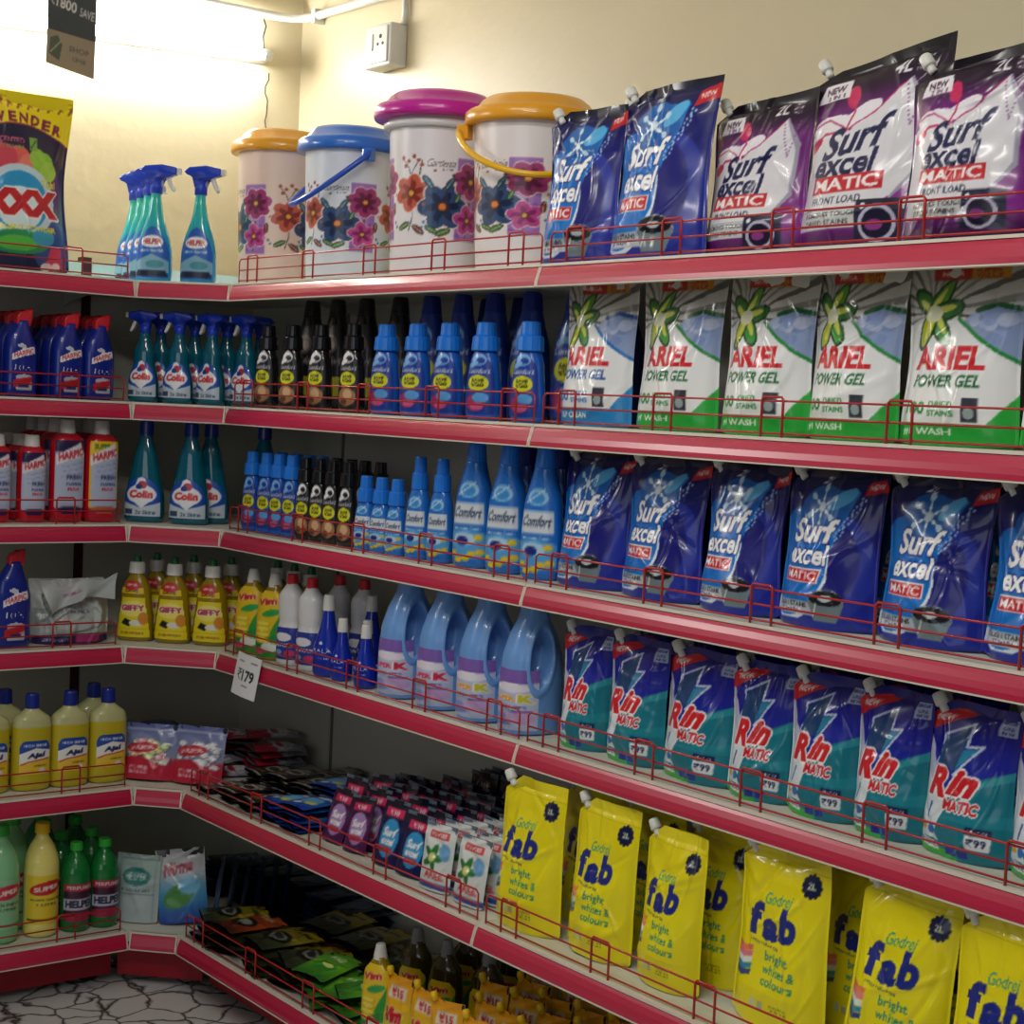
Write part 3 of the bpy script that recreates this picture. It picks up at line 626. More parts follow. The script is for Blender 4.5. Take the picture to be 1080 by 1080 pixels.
def lab_comfort(w=6, h=16, kind='blue'):
    A = Art(w, h, 12); bg = {'blue': '#1c70cc', 'navy': '#1a3c9c', 'black': '#16141a'}[kind]
    A.rect(0, 0, w, h, bg)
    if kind == 'blue':
        A.ell(.5 * w, .2 * h, .7 * w, .16 * h, '#55a4e0'); A.ell(.45 * w, .26 * h, .3 * w, .07 * h, '#b4d8f0'); A.ell(.4 * w, .24 * h, .16 * w, .05 * h, '#1c2c84')
        for i, (x_, y_) in enumerate(((.15, .1), (.5, .05), (.85, .12), (.8, .28), (.3, .03), (.65, .1))): A.ell(x_ * w, y_ * h, .11 * w, .032 * h, '#e8c81c')
        A.rect(.08 * w, .42 * h, .92 * w, .66 * h, '#d4dce4'); A.text('Comfort', .5 * w, .55 * h, .74 * w, .11 * h, '#1c2c50', .02, .25); A.text('Morning Fresh', .5 * w, .37 * h, .7 * w, .04 * h, '#d0e0f4', .02)
        A.ell(.5 * w, .8 * h, .3 * w, .09 * h, '#8cc4ec'); A.ell(.5 * w, .79 * h, .2 * w, .06 * h, '#3c90d8'); A.line([(.2 * w, .74 * h), (.7 * w, .88 * h)], .3, '#cfe6f6')
        A.erase(((A.xx / w - .5) / .5) ** 2 + (np.clip(A.yy / h - .6, 0, 1) / .41) ** 2 > 1); return A
    fl = '#e8e8ec' if kind == 'black' else '#7ab4ec'
    A.ell(.5 * w, .86 * h, .28 * w, .1 * h, fl); A.ell(.56 * w, .84 * h, .16 * w, .05 * h, bg); A.ell(.3 * w, .78 * h, .2 * w, .04 * h, fl, .6)
    A.text('Comfort', .5 * w, .68 * h, .8 * w, .08 * h, '#d8dce8', .02, .25)
    A.ell(.5 * w, .49 * h, .34 * w, .125 * h, '#d8d818'); A.text('SAVE', .5 * w, .53 * h, .4 * w, .05 * h, '#20242c', .04); A.text('₹20', .5 * w, .46 * h, .4 * w, .06 * h, '#20242c', .04)
    if kind == 'black': A.ell(.5 * w, .18 * h, .36 * w, .16 * h, '#a8764c'); A.ell(.55 * w, .22 * h, .18 * w, .09 * h, '#d8b48c'); A.ell(.4 * w, .1 * h, .14 * w, .06 * h, '#5c3a24')
    else: A.ell(.45 * w, .18 * h, .32 * w, .13 * h, '#a4306c'); A.ell(.6 * w, .26 * h, .24 * w, .08 * h, '#5ca4e4'); A.ell(.5 * w, .12 * h, .2 * w, .06 * h, '#d85a8c')
    A.erase(((A.xx / w - .5) / .5) ** 2 + (np.clip(A.yy / h - .6, 0, 1) / .41) ** 2 > 1); return A
def lab_giffy(w=6, h=8):
    A = Art(w, h, 16, '#e8d41c'); A.ell(.5 * w, .72 * h, .42 * w, .2 * h, '#f2e46c'); A.text('GIFFY', .5 * w, .74 * h, .7 * w, .15 * h, '#b01c54', .05, 0, 0, '#f8f0d0', .12)
    A.poly([(.2 * w, .34 * h), (.42 * w, .26 * h), (.5 * w, .4 * h), (.3 * w, .48 * h)], '#18181c'); A.ell(.62 * w, .36 * h, .2 * w, .08 * h, '#e8e4d8'); A.ell(.8 * w, .48 * h, .14 * w, .16 * h, '#d48a2c')
    A.text('DISHWASH', .5 * w, .1 * h, .6 * w, .06 * h, '#7c3414', .02); A.line([(.1 * w, .2 * h), (.9 * w, .2 * h)], .1, '#a89418')
    A.erase(np.abs(A.xx / w - .5) > .5 - .13 * (A.yy / h)); return A
def lab_giffy_top(w=4, h=3):
    A = Art(w, h, 16); A.rect(0, .0, w, .45 * h, '#e8c81c'); A.ell(.5 * w, .62 * h, .42 * w, .36 * h, '#c8202c'); A.text('OFFER', .5 * w, .64 * h, .5 * w, .2 * h, '#f0dcd0', .03); A.text('SAVE', .5 * w, .2 * h, .6 * w, .22 * h, '#5c2c14', .03); return A
def lab_vim(w=6, h=15):
    A = Art(w, h, 12, '#e6c21c'); A.poly([(.3 * w, 0), (w, 0), (w, .8 * h), (.7 * w, .5 * h)], '#2c9a3c'); A.poly([(0, 0), (.6 * w, 0), (.8 * w, .35 * h), (0, .28 * h)], '#2c8c3c')
    for i in range(4): A.ell(.35 * w, (.5 - i * .085) * h, .26 * w, .045 * h, '#c8a81c'); A.ell(.35 * w, (.505 - i * .085) * h, .22 * w, .035 * h, '#f2e04c')
    A.ell(.6 * w, .15 * h, .25 * w, .07 * h, '#e8ece4'); A.ell(.3 * w, .08 * h, .16 * w, .05 * h, '#d84a6c')
    A.text('Vim', .46 * w, .84 * h, .66 * w, .1 * h, '#c8202c', .06, .2, .2, '#f4e8c8', .12); A.ell(.6 * w, .67 * h, .28 * w, .05 * h, '#2ca04c', .4)
    A.erase(np.abs(A.xx / w - .5) > .5 - .25 * np.clip(A.yy / h - .9, 0, 1) * 6); return A
def lab_ajal(w=7, h=9):
    A = Art(w, h, 14, '#e8c43c'); A.poly([(0, h), (w, h), (w, .66 * h), (.5 * w, .78 * h), (0, .62 * h)], '#1c48a4'); A.text('HIGH SHINE', .5 * w, .86 * h, .74 * w, .09 * h, '#e8ecf4', .03)
    A.poly([(0, .3 * h), (0, .62 * h), (.5 * w, .78 * h), (w, .7 * h), (w, .46 * h)], '#eceee8'); A.text('Ajal', .52 * w, .55 * h, .56 * w, .2 * h, '#1c2460', .05, .25, .1)
    A.line([(.05 * w, .3 * h), (.3 * w, .38 * h), (.95 * w, .46 * h)], .35, '#c83c2c'); A.text('LEMON', .65 * w, .26 * h, .4 * w, .06 * h, '#6c4a14', .02); A.ell(.72 * w, .12 * h, .1 * w, .07 * h, '#d8e0e8')
    A.erase(((A.xx / w - .5) / .5) ** 2 + (np.clip(A.yy / h - .82, 0, 1) / .26) ** 2 > 1); return A
def lab_superk(w=7, h=13, or_=False):
    A = Art(w, h, 12, '#b8c4e4'); A.poly([(0, .7 * h), (w, .8 * h), (w, h), (0, h)], '#7c5cb0'); A.ell(.5 * w, .7 * h, .36 * w, .08 * h, '#e8e4f0'); A.ell(.3 * w, .16 * h, .3 * w, .1 * h, '#8a9ce0'); A.ell(.7 * w, .2 * h, .26 * w, .09 * h, '#c8a4d4')
    A.text('SUPER', .36 * w, .52 * h, .52 * w, .085 * h, '#e09a2c' if or_ else '#c8204c', .05, 0, 0, '#f4eef4', .12); A.text('K', .8 * w, .53 * h, .28 * w, .14 * h, '#c8c42c' if or_ else '#c8204c', .07, 0, 0, '#f4eef4', .14)
    A.text('LIQUID', .5 * w, .38 * h, .6 * w, .05 * h, '#4c3c8c', .03); A.rect(.55 * w, .3 * h, .9 * w, .34 * h, '#8c5cac'); return A
def lab_helper(w=6, h=6, bg='#401c34'):
    A = Art(w, h, 16, bg); A.rect(0, .8 * h, w, h, '#a82c44'); A.text('PERFUMED', .5 * w, .9 * h, .8 * w, .1 * h, '#e8d0d4', .03); A.rect(0, .3 * h, w, .6 * h, '#b8bcd0'); A.text('HELPER', .5 * w, .46 * h, .86 * w, .2 * h, '#241c3c', .05); A.ell(.5 * w, .1 * h, .6 * w, .14 * h, '#a4264c'); return A
def lab_oval(w=6, h=8, bg='#e8cc30', c='#c8202c', t='SUPER', sub='FLOOR CLEANER', fg='#f4ecd8'):
    A = Art(w, h, 14, bg); A.ell(.5 * w, .74 * h, .44 * w, .14 * h, c, .2); A.text(t, .5 * w, .74 * h, .66 * w, .1 * h, fg, .04, .1, .15); A.text(sub, .5 * w, .5 * h, .8 * w, .06 * h, '#3c4c1c', .02); A.text('1 LITRE', .5 * w, .4 * h, .5 * w, .05 * h, '#3c4c1c', .02); A.line([(0, .08 * h), (w, .08 * h)], .3, '#1c2c1c'); return A
def lab_glass(w=6, h=8):
    A = Art(w, h, 16, '#1d5ab8'); A.ell(.5 * w, .7 * h, .36 * w, .12 * h, '#e6ecf2'); A.text('HELPER', .5 * w, .7 * h, .6 * w, .1 * h, '#b02434', .04); A.text('GLASS CLEANER', .5 * w, .52 * h, .7 * w, .05 * h, '#e0ecf4', .02)
    A.poly([(0, .1 * h), (w, .1 * h), (w, .32 * h), (.5 * w, .46 * h), (0, .3 * h)], '#7aa8c4'); A.ell(.6 * w, .26 * h, .26 * w, .08 * h, '#3c8c9c'); A.poly([(0, .02 * h), (w, .02 * h), (.9 * w, .14 * h), (.1 * w, .14 * h)], '#14203c')
    A.erase(((A.xx / w - .5) / .5) ** 2 + (np.clip(A.yy / h - .5, 0, 1) / .5) ** 2 > 1); return A
def lab_white(w=5, h=7):
    A = Art(w, h, 14, '#2a3c9c'); A.ell(.45 * w, .7 * h, .3 * w, .14 * h, '#e8e8f0'); A.text('AWAY', .5 * w, .45 * h, .7 * w, .12 * h, '#e4e8f4', .04); A.ell(.7 * w, .2 * h, .2 * w, .1 * h, '#c83c6c'); A.ell(.3 * w, .22 * h, .14 * w, .08 * h, '#7cb4e4'); return A
def lab_ujala(w=4, h=5):
    A = Art(w, h, 16); A.text('UJALA', .5 * w, .45 * h, .9 * w, .22 * h, '#c4d0f0', .03); A.ell(.5 * w, .75 * h, .1 * w, .08 * h, '#c4d0f0'); A.text('SUPREME', .5 * w, .2 * h, .8 * w, .12 * h, '#a4b4e4', .02); return A
def art_sachet(kind, W=7, H=11):
    A = Art(W, H, 7)
    w, h = W / 7, H / 11
    if kind in ('purple', 'navy'):
        top, mid = (('#120c1e', '#4c1450') if kind == 'purple' else ('#0c0c20', '#14164c'))
        A.grad([(0, mid), (.6, mid), (1, top)]); A.rect(1 * w, 8.2 * h, 6 * w, 9.6 * h, '#d2285c'); A.text('₹10', 3.5 * w, 8.9 * h, 2.6 * w, .9 * h, '#f4e4ec', .03)
        A.ell(3.6 * w, 4.6 * h, 2.5 * w, 3.2 * h, '#a884c0' if kind == 'purple' else '#2a94d0'); A.text('Surf', 3.6 * w, 5.6 * h, 3.4 * w, 1.6 * h, '#f0eef4', .05, .3); A.text('excel', 3.5 * w, 4.1 * h, 3.4 * w, 1.3 * h, '#f0eef4', .05, .1); A.rect(1.8 * w, 2.2 * h, 5.2 * w, 3.1 * h, '#b82434')
    elif kind == 'ariel':
        A.grad([(0, '#ccd4d4'), (1, '#dadfdd')]); A.rect(1.5 * w, 8.6 * h, 5.6 * w, 9.8 * h, '#d23038'); A.text('POWDER', 3.5 * w, 9.2 * h, 3.6 * w, .7 * h, '#f4eeee', .03)
        for an in (0, 1.25, 2.5, 3.75, 5): A.ell((2.8 + 1.1 * math.cos(an)) * w, (5.4 + 1.2 * math.sin(an)) * h, 1.2 * w, .6 * w, '#2a7a3a', an)
        A.ell(2.8 * w, 5.4 * h, .8 * w, .8 * w, '#d8dc88'); A.ell(5.2 * w, 6.6 * h, 1.1 * w, 1.5 * h, '#6ca4d0', .4); A.text('ARIEL', 3.6 * w, 2.6 * h, 4.4 * w, 1.2 * h, '#c8303a', .04); A.rect(0, .4 * h, W, 1.3 * h, '#3a4c9c')
    elif kind == 'black':
        A.grad([(0, '#1c1a1c'), (1, '#2b2024')]); [A.poly([(i * w, 7.6 * h), ((i + .5) * w, 8.6 * h), ((i + .9) * w, 7.4 * h)], '#c8c4b8') for i in range(1, 6)]; A.rect(.5 * w, .6 * h, 6.5 * w, 1.2 * h, '#a8a498'); A.ell(3.4 * w, 6 * h, 2.3 * w, 2 * h, '#b8b4a4'); A.ell(3.6 * w, 6 * h, 1.6 * w, 1.2 * h, '#3c1c20'); A.rect(1 * w, 2 * h, 5 * w, 3 * h, '#8c5a2c'); A.text('CAFE', 3.4 * w, 8.9 * h, 3.6 * w, 1.1 * h, '#c8c4b0', .03)
    elif kind == 'blue':
        A.grad([(0, '#143c9c'), (.5, '#1c64c8'), (1, '#123070')]); A.ell(3 * w, 6 * h, 2.4 * w, 2.2 * h, '#6cb4e8'); A.ell(4.6 * w, 4 * h, 1.4 * w, 1 * h, '#d8d45c', .5); A.ell(2 * w, 3 * h, 1 * w, .8 * h, '#d8ecf4'); A.text('FRESH', 3.4 * w, 9 * h, 4.4 * w, 1.1 * h, '#e4ecf8', .04)
    elif kind == 'darkblue':
        A.grad([(0, '#0e1530'), (1, '#141c3c')]); A.ell(3.5 * w, 5.5 * h, 2 * w, 2.4 * h, '#2c4474'); A.rect(1.2 * w, 8.4 * h, 5.6 * w, 9.2 * h, '#3a5484')
    elif kind == 'redwhite':
        A.grad([(0, '#c02444'), (.4, '#c02444'), (.45, '#b8b4c4'), (1, '#7c8098')]); 
        for i in range(14): A.ell((1.2 + (i * 1.3) % 5) * w, (5 + (i * .9) % 4.5) * h, .8 * w, .8 * w, '#e2e0e6')
        A.ell(3.4 * w, 5.8 * h, 1.8 * w, .8 * h, '#c4243c', .15)
    elif kind in ('balls', 'pastel'):
        A.grad([(0, '#b8203c'), (.36, '#c02844'), (.40, '#8890ac'), (.8, '#7c86b4'), (1, '#5a64a0')])
        r_ = np.random.RandomState(4 if kind == 'balls' else 9)
        for i in range(46):
            x_, y_ = r_.uniform(.9, 6.1), r_.uniform(3.2, 7.6); cc = ['#e6e6ea', '#dcdce4', '#f0f0f2'][i % 3] if kind == 'balls' else ['#e4e88c', '#f0a8b4', '#e8e8e4', '#c8e08c', '#f2d8a0'][i % 5]
            A.ell(x_ * w, y_ * h, .62 * w, .62 * w, '#4c4c6c'); A.ell(x_ * w, (y_ + .05) * h, .55 * w, .55 * w, cc); A.ell((x_ - .15) * w, (y_ + .2) * h, .2 * w, .2 * w, '#ffffff')  # dark rim and white glint are shading painted onto each ball
        A.poly([(0, 0), (7 * w, 0), (7 * w, 2.6 * h), (4.4 * w, 3.4 * h), (2.6 * w, 4.6 * h), (0, 4.2 * h)], '#c02440'); A.text('PURE', 2.4 * w, 2.4 * h, 2.6 * w, .7 * h, '#e8c8d0', .02); A.text('BALLS', 2.4 * w, 1.5 * h, 2.6 * w, .7 * h, '#e8c8d0', .02)
        A.ell(2.6 * w, 6.2 * h, 2.2 * w, 1.0 * h, '#c41c34', .15); A.text('HELPER', 2.6 * w, 6.2 * h, 3.2 * w, .8 * h, '#f0d8dc', .03, 0, .15); A.rect(0, 9.7 * h, W, 10 * h, '#a8b0d0')
    elif kind == 'scrub':
        A.grad([(0, '#23271c'), (.35, '#3f4a24'), (.55, '#9a8a24'), (1, '#c4ac2c')]); A.ell(3.5 * w, 4.5 * h, 2.6 * w, 2.2 * h, '#14140f'); A.ell(3.5 * w, 4.6 * h, 1.6 * w, 1.3 * h, '#8c8c84'); A.ell(3.5 * w, 4.6 * h, 1.1 * w, .8 * h, '#2a2a26'); A.text('SCRUBBER', 3.5 * w, 9 * h, 5 * w, 1 * h, '#28240c', .03)
    elif kind == 'scruborange':
        A.grad([(0, '#3a1c10'), (.4, '#a43c18'), (1, '#c85a24')]); A.ell(3.5 * w, 4.5 * h, 2.4 * w, 2.2 * h, '#1a1814'); A.ell(3.5 * w, 4.6 * h, 1.4 * w, 1.1 * h, '#8a8a82'); A.text('STEEL', 3.5 * w, 9 * h, 4 * w, 1 * h, '#f0d8b0', .03)
    elif kind == 'green':
        A.grad([(0, '#2c6c24'), (.5, '#6cb82c'), (1, '#5ca82c')]); A.ell(3.5 * w, 4.5 * h, 2.2 * w, 1.8 * h, '#3c8c2c'); A.ell(4 * w, 5 * h, 1 * w, .7 * h, '#d8ec7c'); A.text('PAD', 3.5 * w, 8.6 * h, 3 * w, 1.2 * h, '#e8f4c8', .04)
    elif kind == 'vim':
        A.grad([(0, '#c8d82c'), (.3, '#d8d81c'), (.6, '#e8b41c'), (1, '#e89a18')]); A.text('Vim', 3.4 * w, 5 * h, 4.6 * w, 2.4 * h, '#c8202c', .07, .25, .1, '#f4e8d0', .2); A.rect(1.6 * w, 7.4 * h, 5.8 * w, 9.4 * h, '#e8d8c0'); A.text('₹15', 3.7 * w, 8.4 * h, 3 * w, 1.4 * h, '#c42430', .05); A.ell(4 * w, 2 * h, 1.6 * w, 1.0 * h, '#4ca83c'); A.ell(2.2 * w, 2.4 * h, 1 * w, .8 * h, '#f2e458')
    elif kind == 'helper':
        A.grad([(0, '#b4c0c4'), (1, '#9cb4b0')]); A.ell(3.4 * w, 7.4 * h, 2.2 * w, 1.5 * h, '#2c7c74'); A.text('HELPER', 3.4 * w, 7.4 * h, 3.4 * w, 1.2 * h, '#c4d8d4', .04); A.text('BLEACHING', 3.4 * w, 5.2 * h, 4.4 * w, .5 * h, '#44605c', .02); A.line([(.7 * w, 4.6 * h), (6.3 * w, 4.6 * h)], .12, '#6c8480'); A.line([(.6 * w, .6 * h), (.6 * w, 10.2 * h), (6.4 * w, 10.2 * h), (6.4 * w, .6 * h)], .1, '#6c8480')
    elif kind == 'multi':
        A.grad([(0, '#24449c'), (.4, '#4c9cc4'), (.7, '#c8ccd0'), (1, '#a8acb0')]); A.ell(3 * w, 4 * h, 2.4 * w, 1.6 * h, '#4c8c44', .5); A.ell(4.6 * w, 5.4 * h, 1.6 * w, 1.2 * h, '#78bce0'); A.text('Nirma', 3.2 * w, 8.2 * h, 4.4 * w, 2 * h, '#a4344c', .04, .3, .2)
    return A
# ------------------------------------------------------------------ prototypes
def plain_cap(name, parent, z0, z1, r, m, r2=None, n=18, ribs=True, cx=0, cy=0):
    r2 = r if r2 is None else r2; th = np.arange(n * 2) * PI / n; V = []; k = 1 + .02 * (np.arange(n * 2) % 2 if ribs else 0)
    for z, f in ((z0, 1), (z0 + (z1 - z0) * .06, 1.03), (z0 + (z1 - z0) * .9, 1.0), (z1, .9)):
        rr = (r + (r2 - r) * (z - z0) / (z1 - z0)) * f * k
        V.append(np.stack([cx + rr * np.cos(th), cy + rr * np.sin(th), np.full_like(th, z)], 1))
    N = n * 2; Q = [(j * N + i, j * N + (i + 1) % N, (j + 1) * N + (i + 1) % N, (j + 1) * N + i) for j in range(3) for i in range(N)]
    Q += [tuple(range(N))[::-1], tuple(range(3 * N, 4 * N))]
    me = np_mesh(name, np.concatenate(V), Q, None, smooth=False); return link(name, me, parent, m)

FAR = (0, 0, -50)
PROTO = {}
def reg(key, root): PROTO[key] = root; return root

def mk_bottle(key, name, secs, bodym, lab=None, labm=None, caps=(), p=2.4, ns=28, nz=36, k=1, lz=(.1, .6), th=(.35, .35), colfn=None, patches=()):
    t = thing(name); L = Loft(secs, nz, ns, k, p)
    link('bottle_body', L.mesh('bottle_body', colfn), t, bodym)
    if lab is not None:
        H = secs[-1][0]
        link('front_label', L.patch('front_label', lz[0] * H, lz[1] * H, lab, -PI + th[0], -th[1]), t, M['label'])
    for (z0, z1, art, a, b, nm) in patches:
        link(nm, L.patch(nm, z0, z1, art, a, b, 26, 26), t, M['label'])
    for c in caps: plain_cap(*([c[0], t] + list(c[1:])))
    return reg(key, t)

def mk_trigger(t, z, mh, mt, side=1, s=1.0):
    """spray head: side=+1 nozzle towards +x"""
    X = lambda pts: [(side * a * s, z + b * s) for a, b in pts]
    b = BM(); b.tube([(0, 0, z - .004 * s), (0, 0, z + .012 * s), (0, 0, z + .02 * s)], [.0135 * s, .0135 * s, .011 * s], 16); b.out('collar', mh, t, True)
    b = BM(); b.prism(X([(-.013, .012), (.012, .012), (.013, .028), (.040, .036), (.044, .038), (.044, .052), (.012, .058), (-.024, .054), (-.036, .044), (-.03, .038), (-.014, .034)]), 'y', -.0105 * s, .0105 * s, .003 * s); b.out('spray_head', mh, t, True)
    b = BM(); b.box(min(side * .044 * s, side * .052 * s), -.007 * s, z + .038 * s, max(side * .044 * s, side * .052 * s), .007 * s, z + .051 * s, .0015); b.out('nozzle', mt, t)
    b = BM(); b.prism(X([(.020, .030), (.028, .034), (.033, .022), (.040, .006), (.037, .001), (.030, .008), (.025, .020)]), 'y', -.006 * s, .006 * s, .0015 * s); b.out('trigger', mt, t, True)

def build_bottles():
    # cyan glass cleaner with trigger (top shelf)
    def ccol(v):
        g = max(0, min(1, (v[2] - .08) / .1)); return tuple(np.array(hx('#19a4dc')) * (1 - g) + np.array(hx('#35cfc8')) * g)
    t = mk_bottle('glass', 'spray_bottle', [(0, .042, .026), (.02, .045, .028), (.08, .043, .027), (.11, .037, .024), (.16, .02, .017), (.205, .0125, .0125), (.222, .0125, .0125)], M['cyan_liquid'], lab_glass(), lz=(.05, .62), th=(.5, .5), colfn=ccol, k=1)
    mk_trigger(t, .222, M['blue_cap'], M['white_cap'], 1, 1.15)
    # small teal sprays (second shelf corner)
    t = mk_bottle('colin', 'spray_bottle', [(0, .036, .024), (.015, .038, .026), (.06, .036, .025), (.09, .027, .02), (.105, .025, .019), (.125, .027, .02), (.145, .016, .015), (.162, .0125, .0125), (.17, .0125, .0125)], M['teal_liquid'], lab_colin(), lz=(.08, .6), th=(.4, .4))
    mk_trigger(t, .17, M['blue_cap'], M['white_cap'], -1, .95)
    # refill teal bottle with flat cap (third shelf)
    mk_bottle('colinrefill', 'refill_bottle', [(0, .046, .028), (.015, .05, .031), (.07, .048, .03), (.12, .037, .026), (.18, .024, .02), (.215, .013, .013), (.225, .013, .013)], M['teal_liquid'], lab_colin(), lz=(.07, .5), th=(.45, .45), caps=[('screw_cap', .216, .25, .0165, M['navy_cap'])])
    # toilet cleaner, angled neck
    def harp(key, H, wd, m, capm, lab, capkind):
        a = wd / 2
        if capkind == 'angled':
            t = mk_bottle(key, 'toilet_cleaner_bottle', [(0, a, .026, 0), (.012, a * 1.03, .028, 0), (H * .55, a * 1.02, .028, 0), (H * .7, a * .8, .025, -.004), (H * .82, a * .45, .018, .001), (H * .88, a * .36, .015, .004)], m, lab, lz=(.07, .70), th=(.8, .8), k=1)
            z = H * .88; b = BM(); b.prism([(-.013, z - .012), (.02, z - .012), (.024, z + .002), (.026, z + .03), (.012, z + .022), (-.006, z + .02), (-.013, z + .01)], 'y', -.0125, .0125, .004); b.out('angled_cap', capm, t, True)
        else:
            t = mk_bottle(key, 'toilet_cleaner_bottle', [(0, a * .95, .026), (.012, a, .028), (H * .8, a, .028), (H * .855, a * .8, .024), (H * .87, .016, .015)], m, lab, lz=(.1, .92), th=(.55, .55), k=1)
            b = BM(); b.tube([(0, 0, H * .84), (0, 0, H * .88), (0, 0, H)], [.019, .019, .0165], 18); b.out('cap', capm, t, True)
        return t
    harp('harpic', .203, .078, M['navy'], M['red_cap'], lab_harpic(), 'angled')
    harp('harpicbig', .231, .085, M['navy'], M['red_cap'], lab_harpic(7, 11), 'angled')
    harp('harpicred', .207, .066, M['red'], M['white_cap'], lab_harpic(6, 10, 'red'), 'flat')
    harp('harpicredbig', .246, .082, M['red'], M['white_cap'], lab_harpic(7, 12, 'red'), 'flat')
    harp('harpicyel', .246, .082, M['red'], M['white_cap'], lab_harpic(7, 12, 'yellow'), 'flat')
    # fabric conditioner: curvy small bottles
    def comf(key, H, wd, m, capm, lab, capr=.5, caph=.25, lz=(.08, .74)):
        a = wd / 2; hb = H * (1 - caph)
        t = mk_bottle(key, 'conditioner_bottle', [(0, a * .86, a * .6), (.01, a * .95, a * .66), (hb * .3, a, a * .68), (hb * .55, a * .9, a * .64), (hb * .8, a * .8, a * .6), (hb * .93, a * .6, a * .52), (hb, a * .42, a * .42)], m, lab, lz=(lz[0], lz[1] * 1.28), th=(.45, .45), k=1)
        plain_cap('cap_skirt', t, hb - .008, hb + H * caph * .45, a * capr * 1.18, capm, a * capr * 1.12)
        plain_cap('cap_top', t, hb + H * caph * .45, H, a * capr * .86, capm, a * capr * .8)
    comf('comfblue', .192, .072, mat('blue_bottle', '#1c62c8', .25, coat=.6, noise=.06), M['sky_cap'], lab_comfort(6, 16, 'navy'), .62)
    comf('comfblack', .195, .064, M['black'], M['black_cap'], lab_comfort(6, 16, 'black'), .6)
    comf('comfsmall', .190, .050, PROTO['comfblue'].children[0].data.materials[0], M['sky_cap'], lab_comfort(5, 16, 'navy'), .66)
    comf('comfblacksmall', .189, .050, M['black'], M['black_cap'], lab_comfort(5, 16, 'black'), .64)
    lb = mat('azure_bottle', '#1f74d2', .22, coat=.6, noise=.05)
    comf('comfmini', .162, .052, lb, M['sky_cap'], lab_comfort(5, 14, 'blue'), .62, .3)
    comf('comftall', .213, .06, lb, M['sky_cap'], lab_comfort(6, 16, 'blue'), .5, .28)
    def big(key, H, m, capm, lab, wd=.084):
        a = wd / 2
        t = mk_bottle(key, 'conditioner_bottle', [(0, a * .9, a * .62), (.01, a, a * .68), (H * .35, a, a * .68), (H * .6, a * .88, a * .62), (H * .82, a * .52, a * .46), (H * .86, a * .46, a * .44)], m, lab, lz=(.05, .9), th=(.4, .4), k=1)
        plain_cap('cap', t, H * .85, H, a * .48, capm, a * .4)
    big('comflarge', .25, lb, M['sky_cap'], lab_comfort(7, 19, 'blue'))
    big('comfdark', .262, mat('dark_blue_bottle', '#123c94', .25, coat=.6, noise=.05), M['navy_cap'], lab_comfort(7, 19, 'navy'), .09)
    yl = Art(6, 16, 12); yl.rect(0, 0, 6, 16, '#141216'); yl.rect(0, .12 * 16, 6, .36 * 16, '#c8c41c'); yl.ell(3, 12.2, 1.6, 1.9, '#8c7468'); yl.ell(3.3, 12, .8, 1, '#d8c8bc'); yl.text('Comfort', 3, 9, 4.6, 1.6, '#c4c0b8', .02, .25)
    big('blacktall', .262, M['black'], M['black_cap'], yl, .085)
    # dish wash
    t = mk_bottle('giffy', 'dishwash_bottle', [(0, .042, .026), (.01, .046, .028), (.06, .044, .027), (.1, .039, .025), (.13, .036, .023), (.155, .024, .018), (.168, .013, .013), (.175, .013, .013)], M['yellow_liquid'], lab_giffy(), lz=(.06, .62), th=(.4, .4), patches=[(.118, .152, lab_giffy_top(), -PI + .55, -.9, 'neck_label')])
    plain_cap('cap_skirt', t, .168, .196, .0195, M['white_cap'], .018); plain_cap('cap_top', t, .195, .213, .010, M['green_cap'], .008)
    t = mk_bottle('vim', 'dishwash_bottle', [(0, .033, .022), (.01, .036, .024), (.1, .035, .023), (.15, .03, .021), (.17, .014, .013), (.178, .013, .013)], M['yellow_liquid'], lab_vim(), lz=(.05, .92), th=(.3, .3))
    plain_cap('cap', t, .172, .205, .014, M['white_cap'], .009)
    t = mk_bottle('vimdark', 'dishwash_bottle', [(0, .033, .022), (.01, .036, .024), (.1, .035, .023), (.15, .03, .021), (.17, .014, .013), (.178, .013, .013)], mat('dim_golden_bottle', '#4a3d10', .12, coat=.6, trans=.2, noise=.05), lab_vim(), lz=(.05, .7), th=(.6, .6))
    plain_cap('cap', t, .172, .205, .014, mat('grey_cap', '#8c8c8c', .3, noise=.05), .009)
    t = mk_bottle('ajal', 'floor_cleaner_bottle', [(0, .043, .027), (.012, .047, .03), (.15, .047, .03), (.172, .043, .027), (.186, .022, .018), (.192, .0145, .0145), (.2, .0145, .0145)], M['lemon_liquid'], lab_ajal(), lz=(.2, .6), th=(.75, .75), colfn=lambda v: hx('#cdbb28') if v[2] < .15 else hx('#c9c890'), nz=60, k=1)
    plain_cap('cap', t, .194, .228, .0165, M['navy_cap'], .0155)
    t = mk_bottle('toiletwhite', 'white_bottle', [(0, .03, .024), (.01, .033, .026), (.085, .033, .026), (.1, .026, .022), (.115, .03, .024), (.165, .031, .025), (.185, .014, .014), (.19, .012, .012)], M['white'], lab_white(), lz=(.08, .47), th=(.3, .3))
    plain_cap('cap', t, .186, .212, .013, M['red_cap'], .012)
    t = mk_bottle('ujala', 'fabric_whitener_bottle', [(0, .03, .026), (.01, .033, .028), (.06, .033, .028), (.11, .018, .017), (.145, .012, .012), (.152, .011, .011)], M['deepblue'], lab_ujala(), lz=(.2, .6), th=(.5, .5))
    plain_cap('cap', t, .148, .183, .0135, M['white_cap'], .012)
    t = mk_bottle('ujalasmall', 'fabric_whitener_bottle', [(0, .021, .019), (.008, .024, .021), (.045, .024, .021), (.08, .013, .013), (.105, .0095, .0095), (.112, .009, .009)], M['deepblue'], lab_ujala(), lz=(.2, .6), th=(.5, .5))
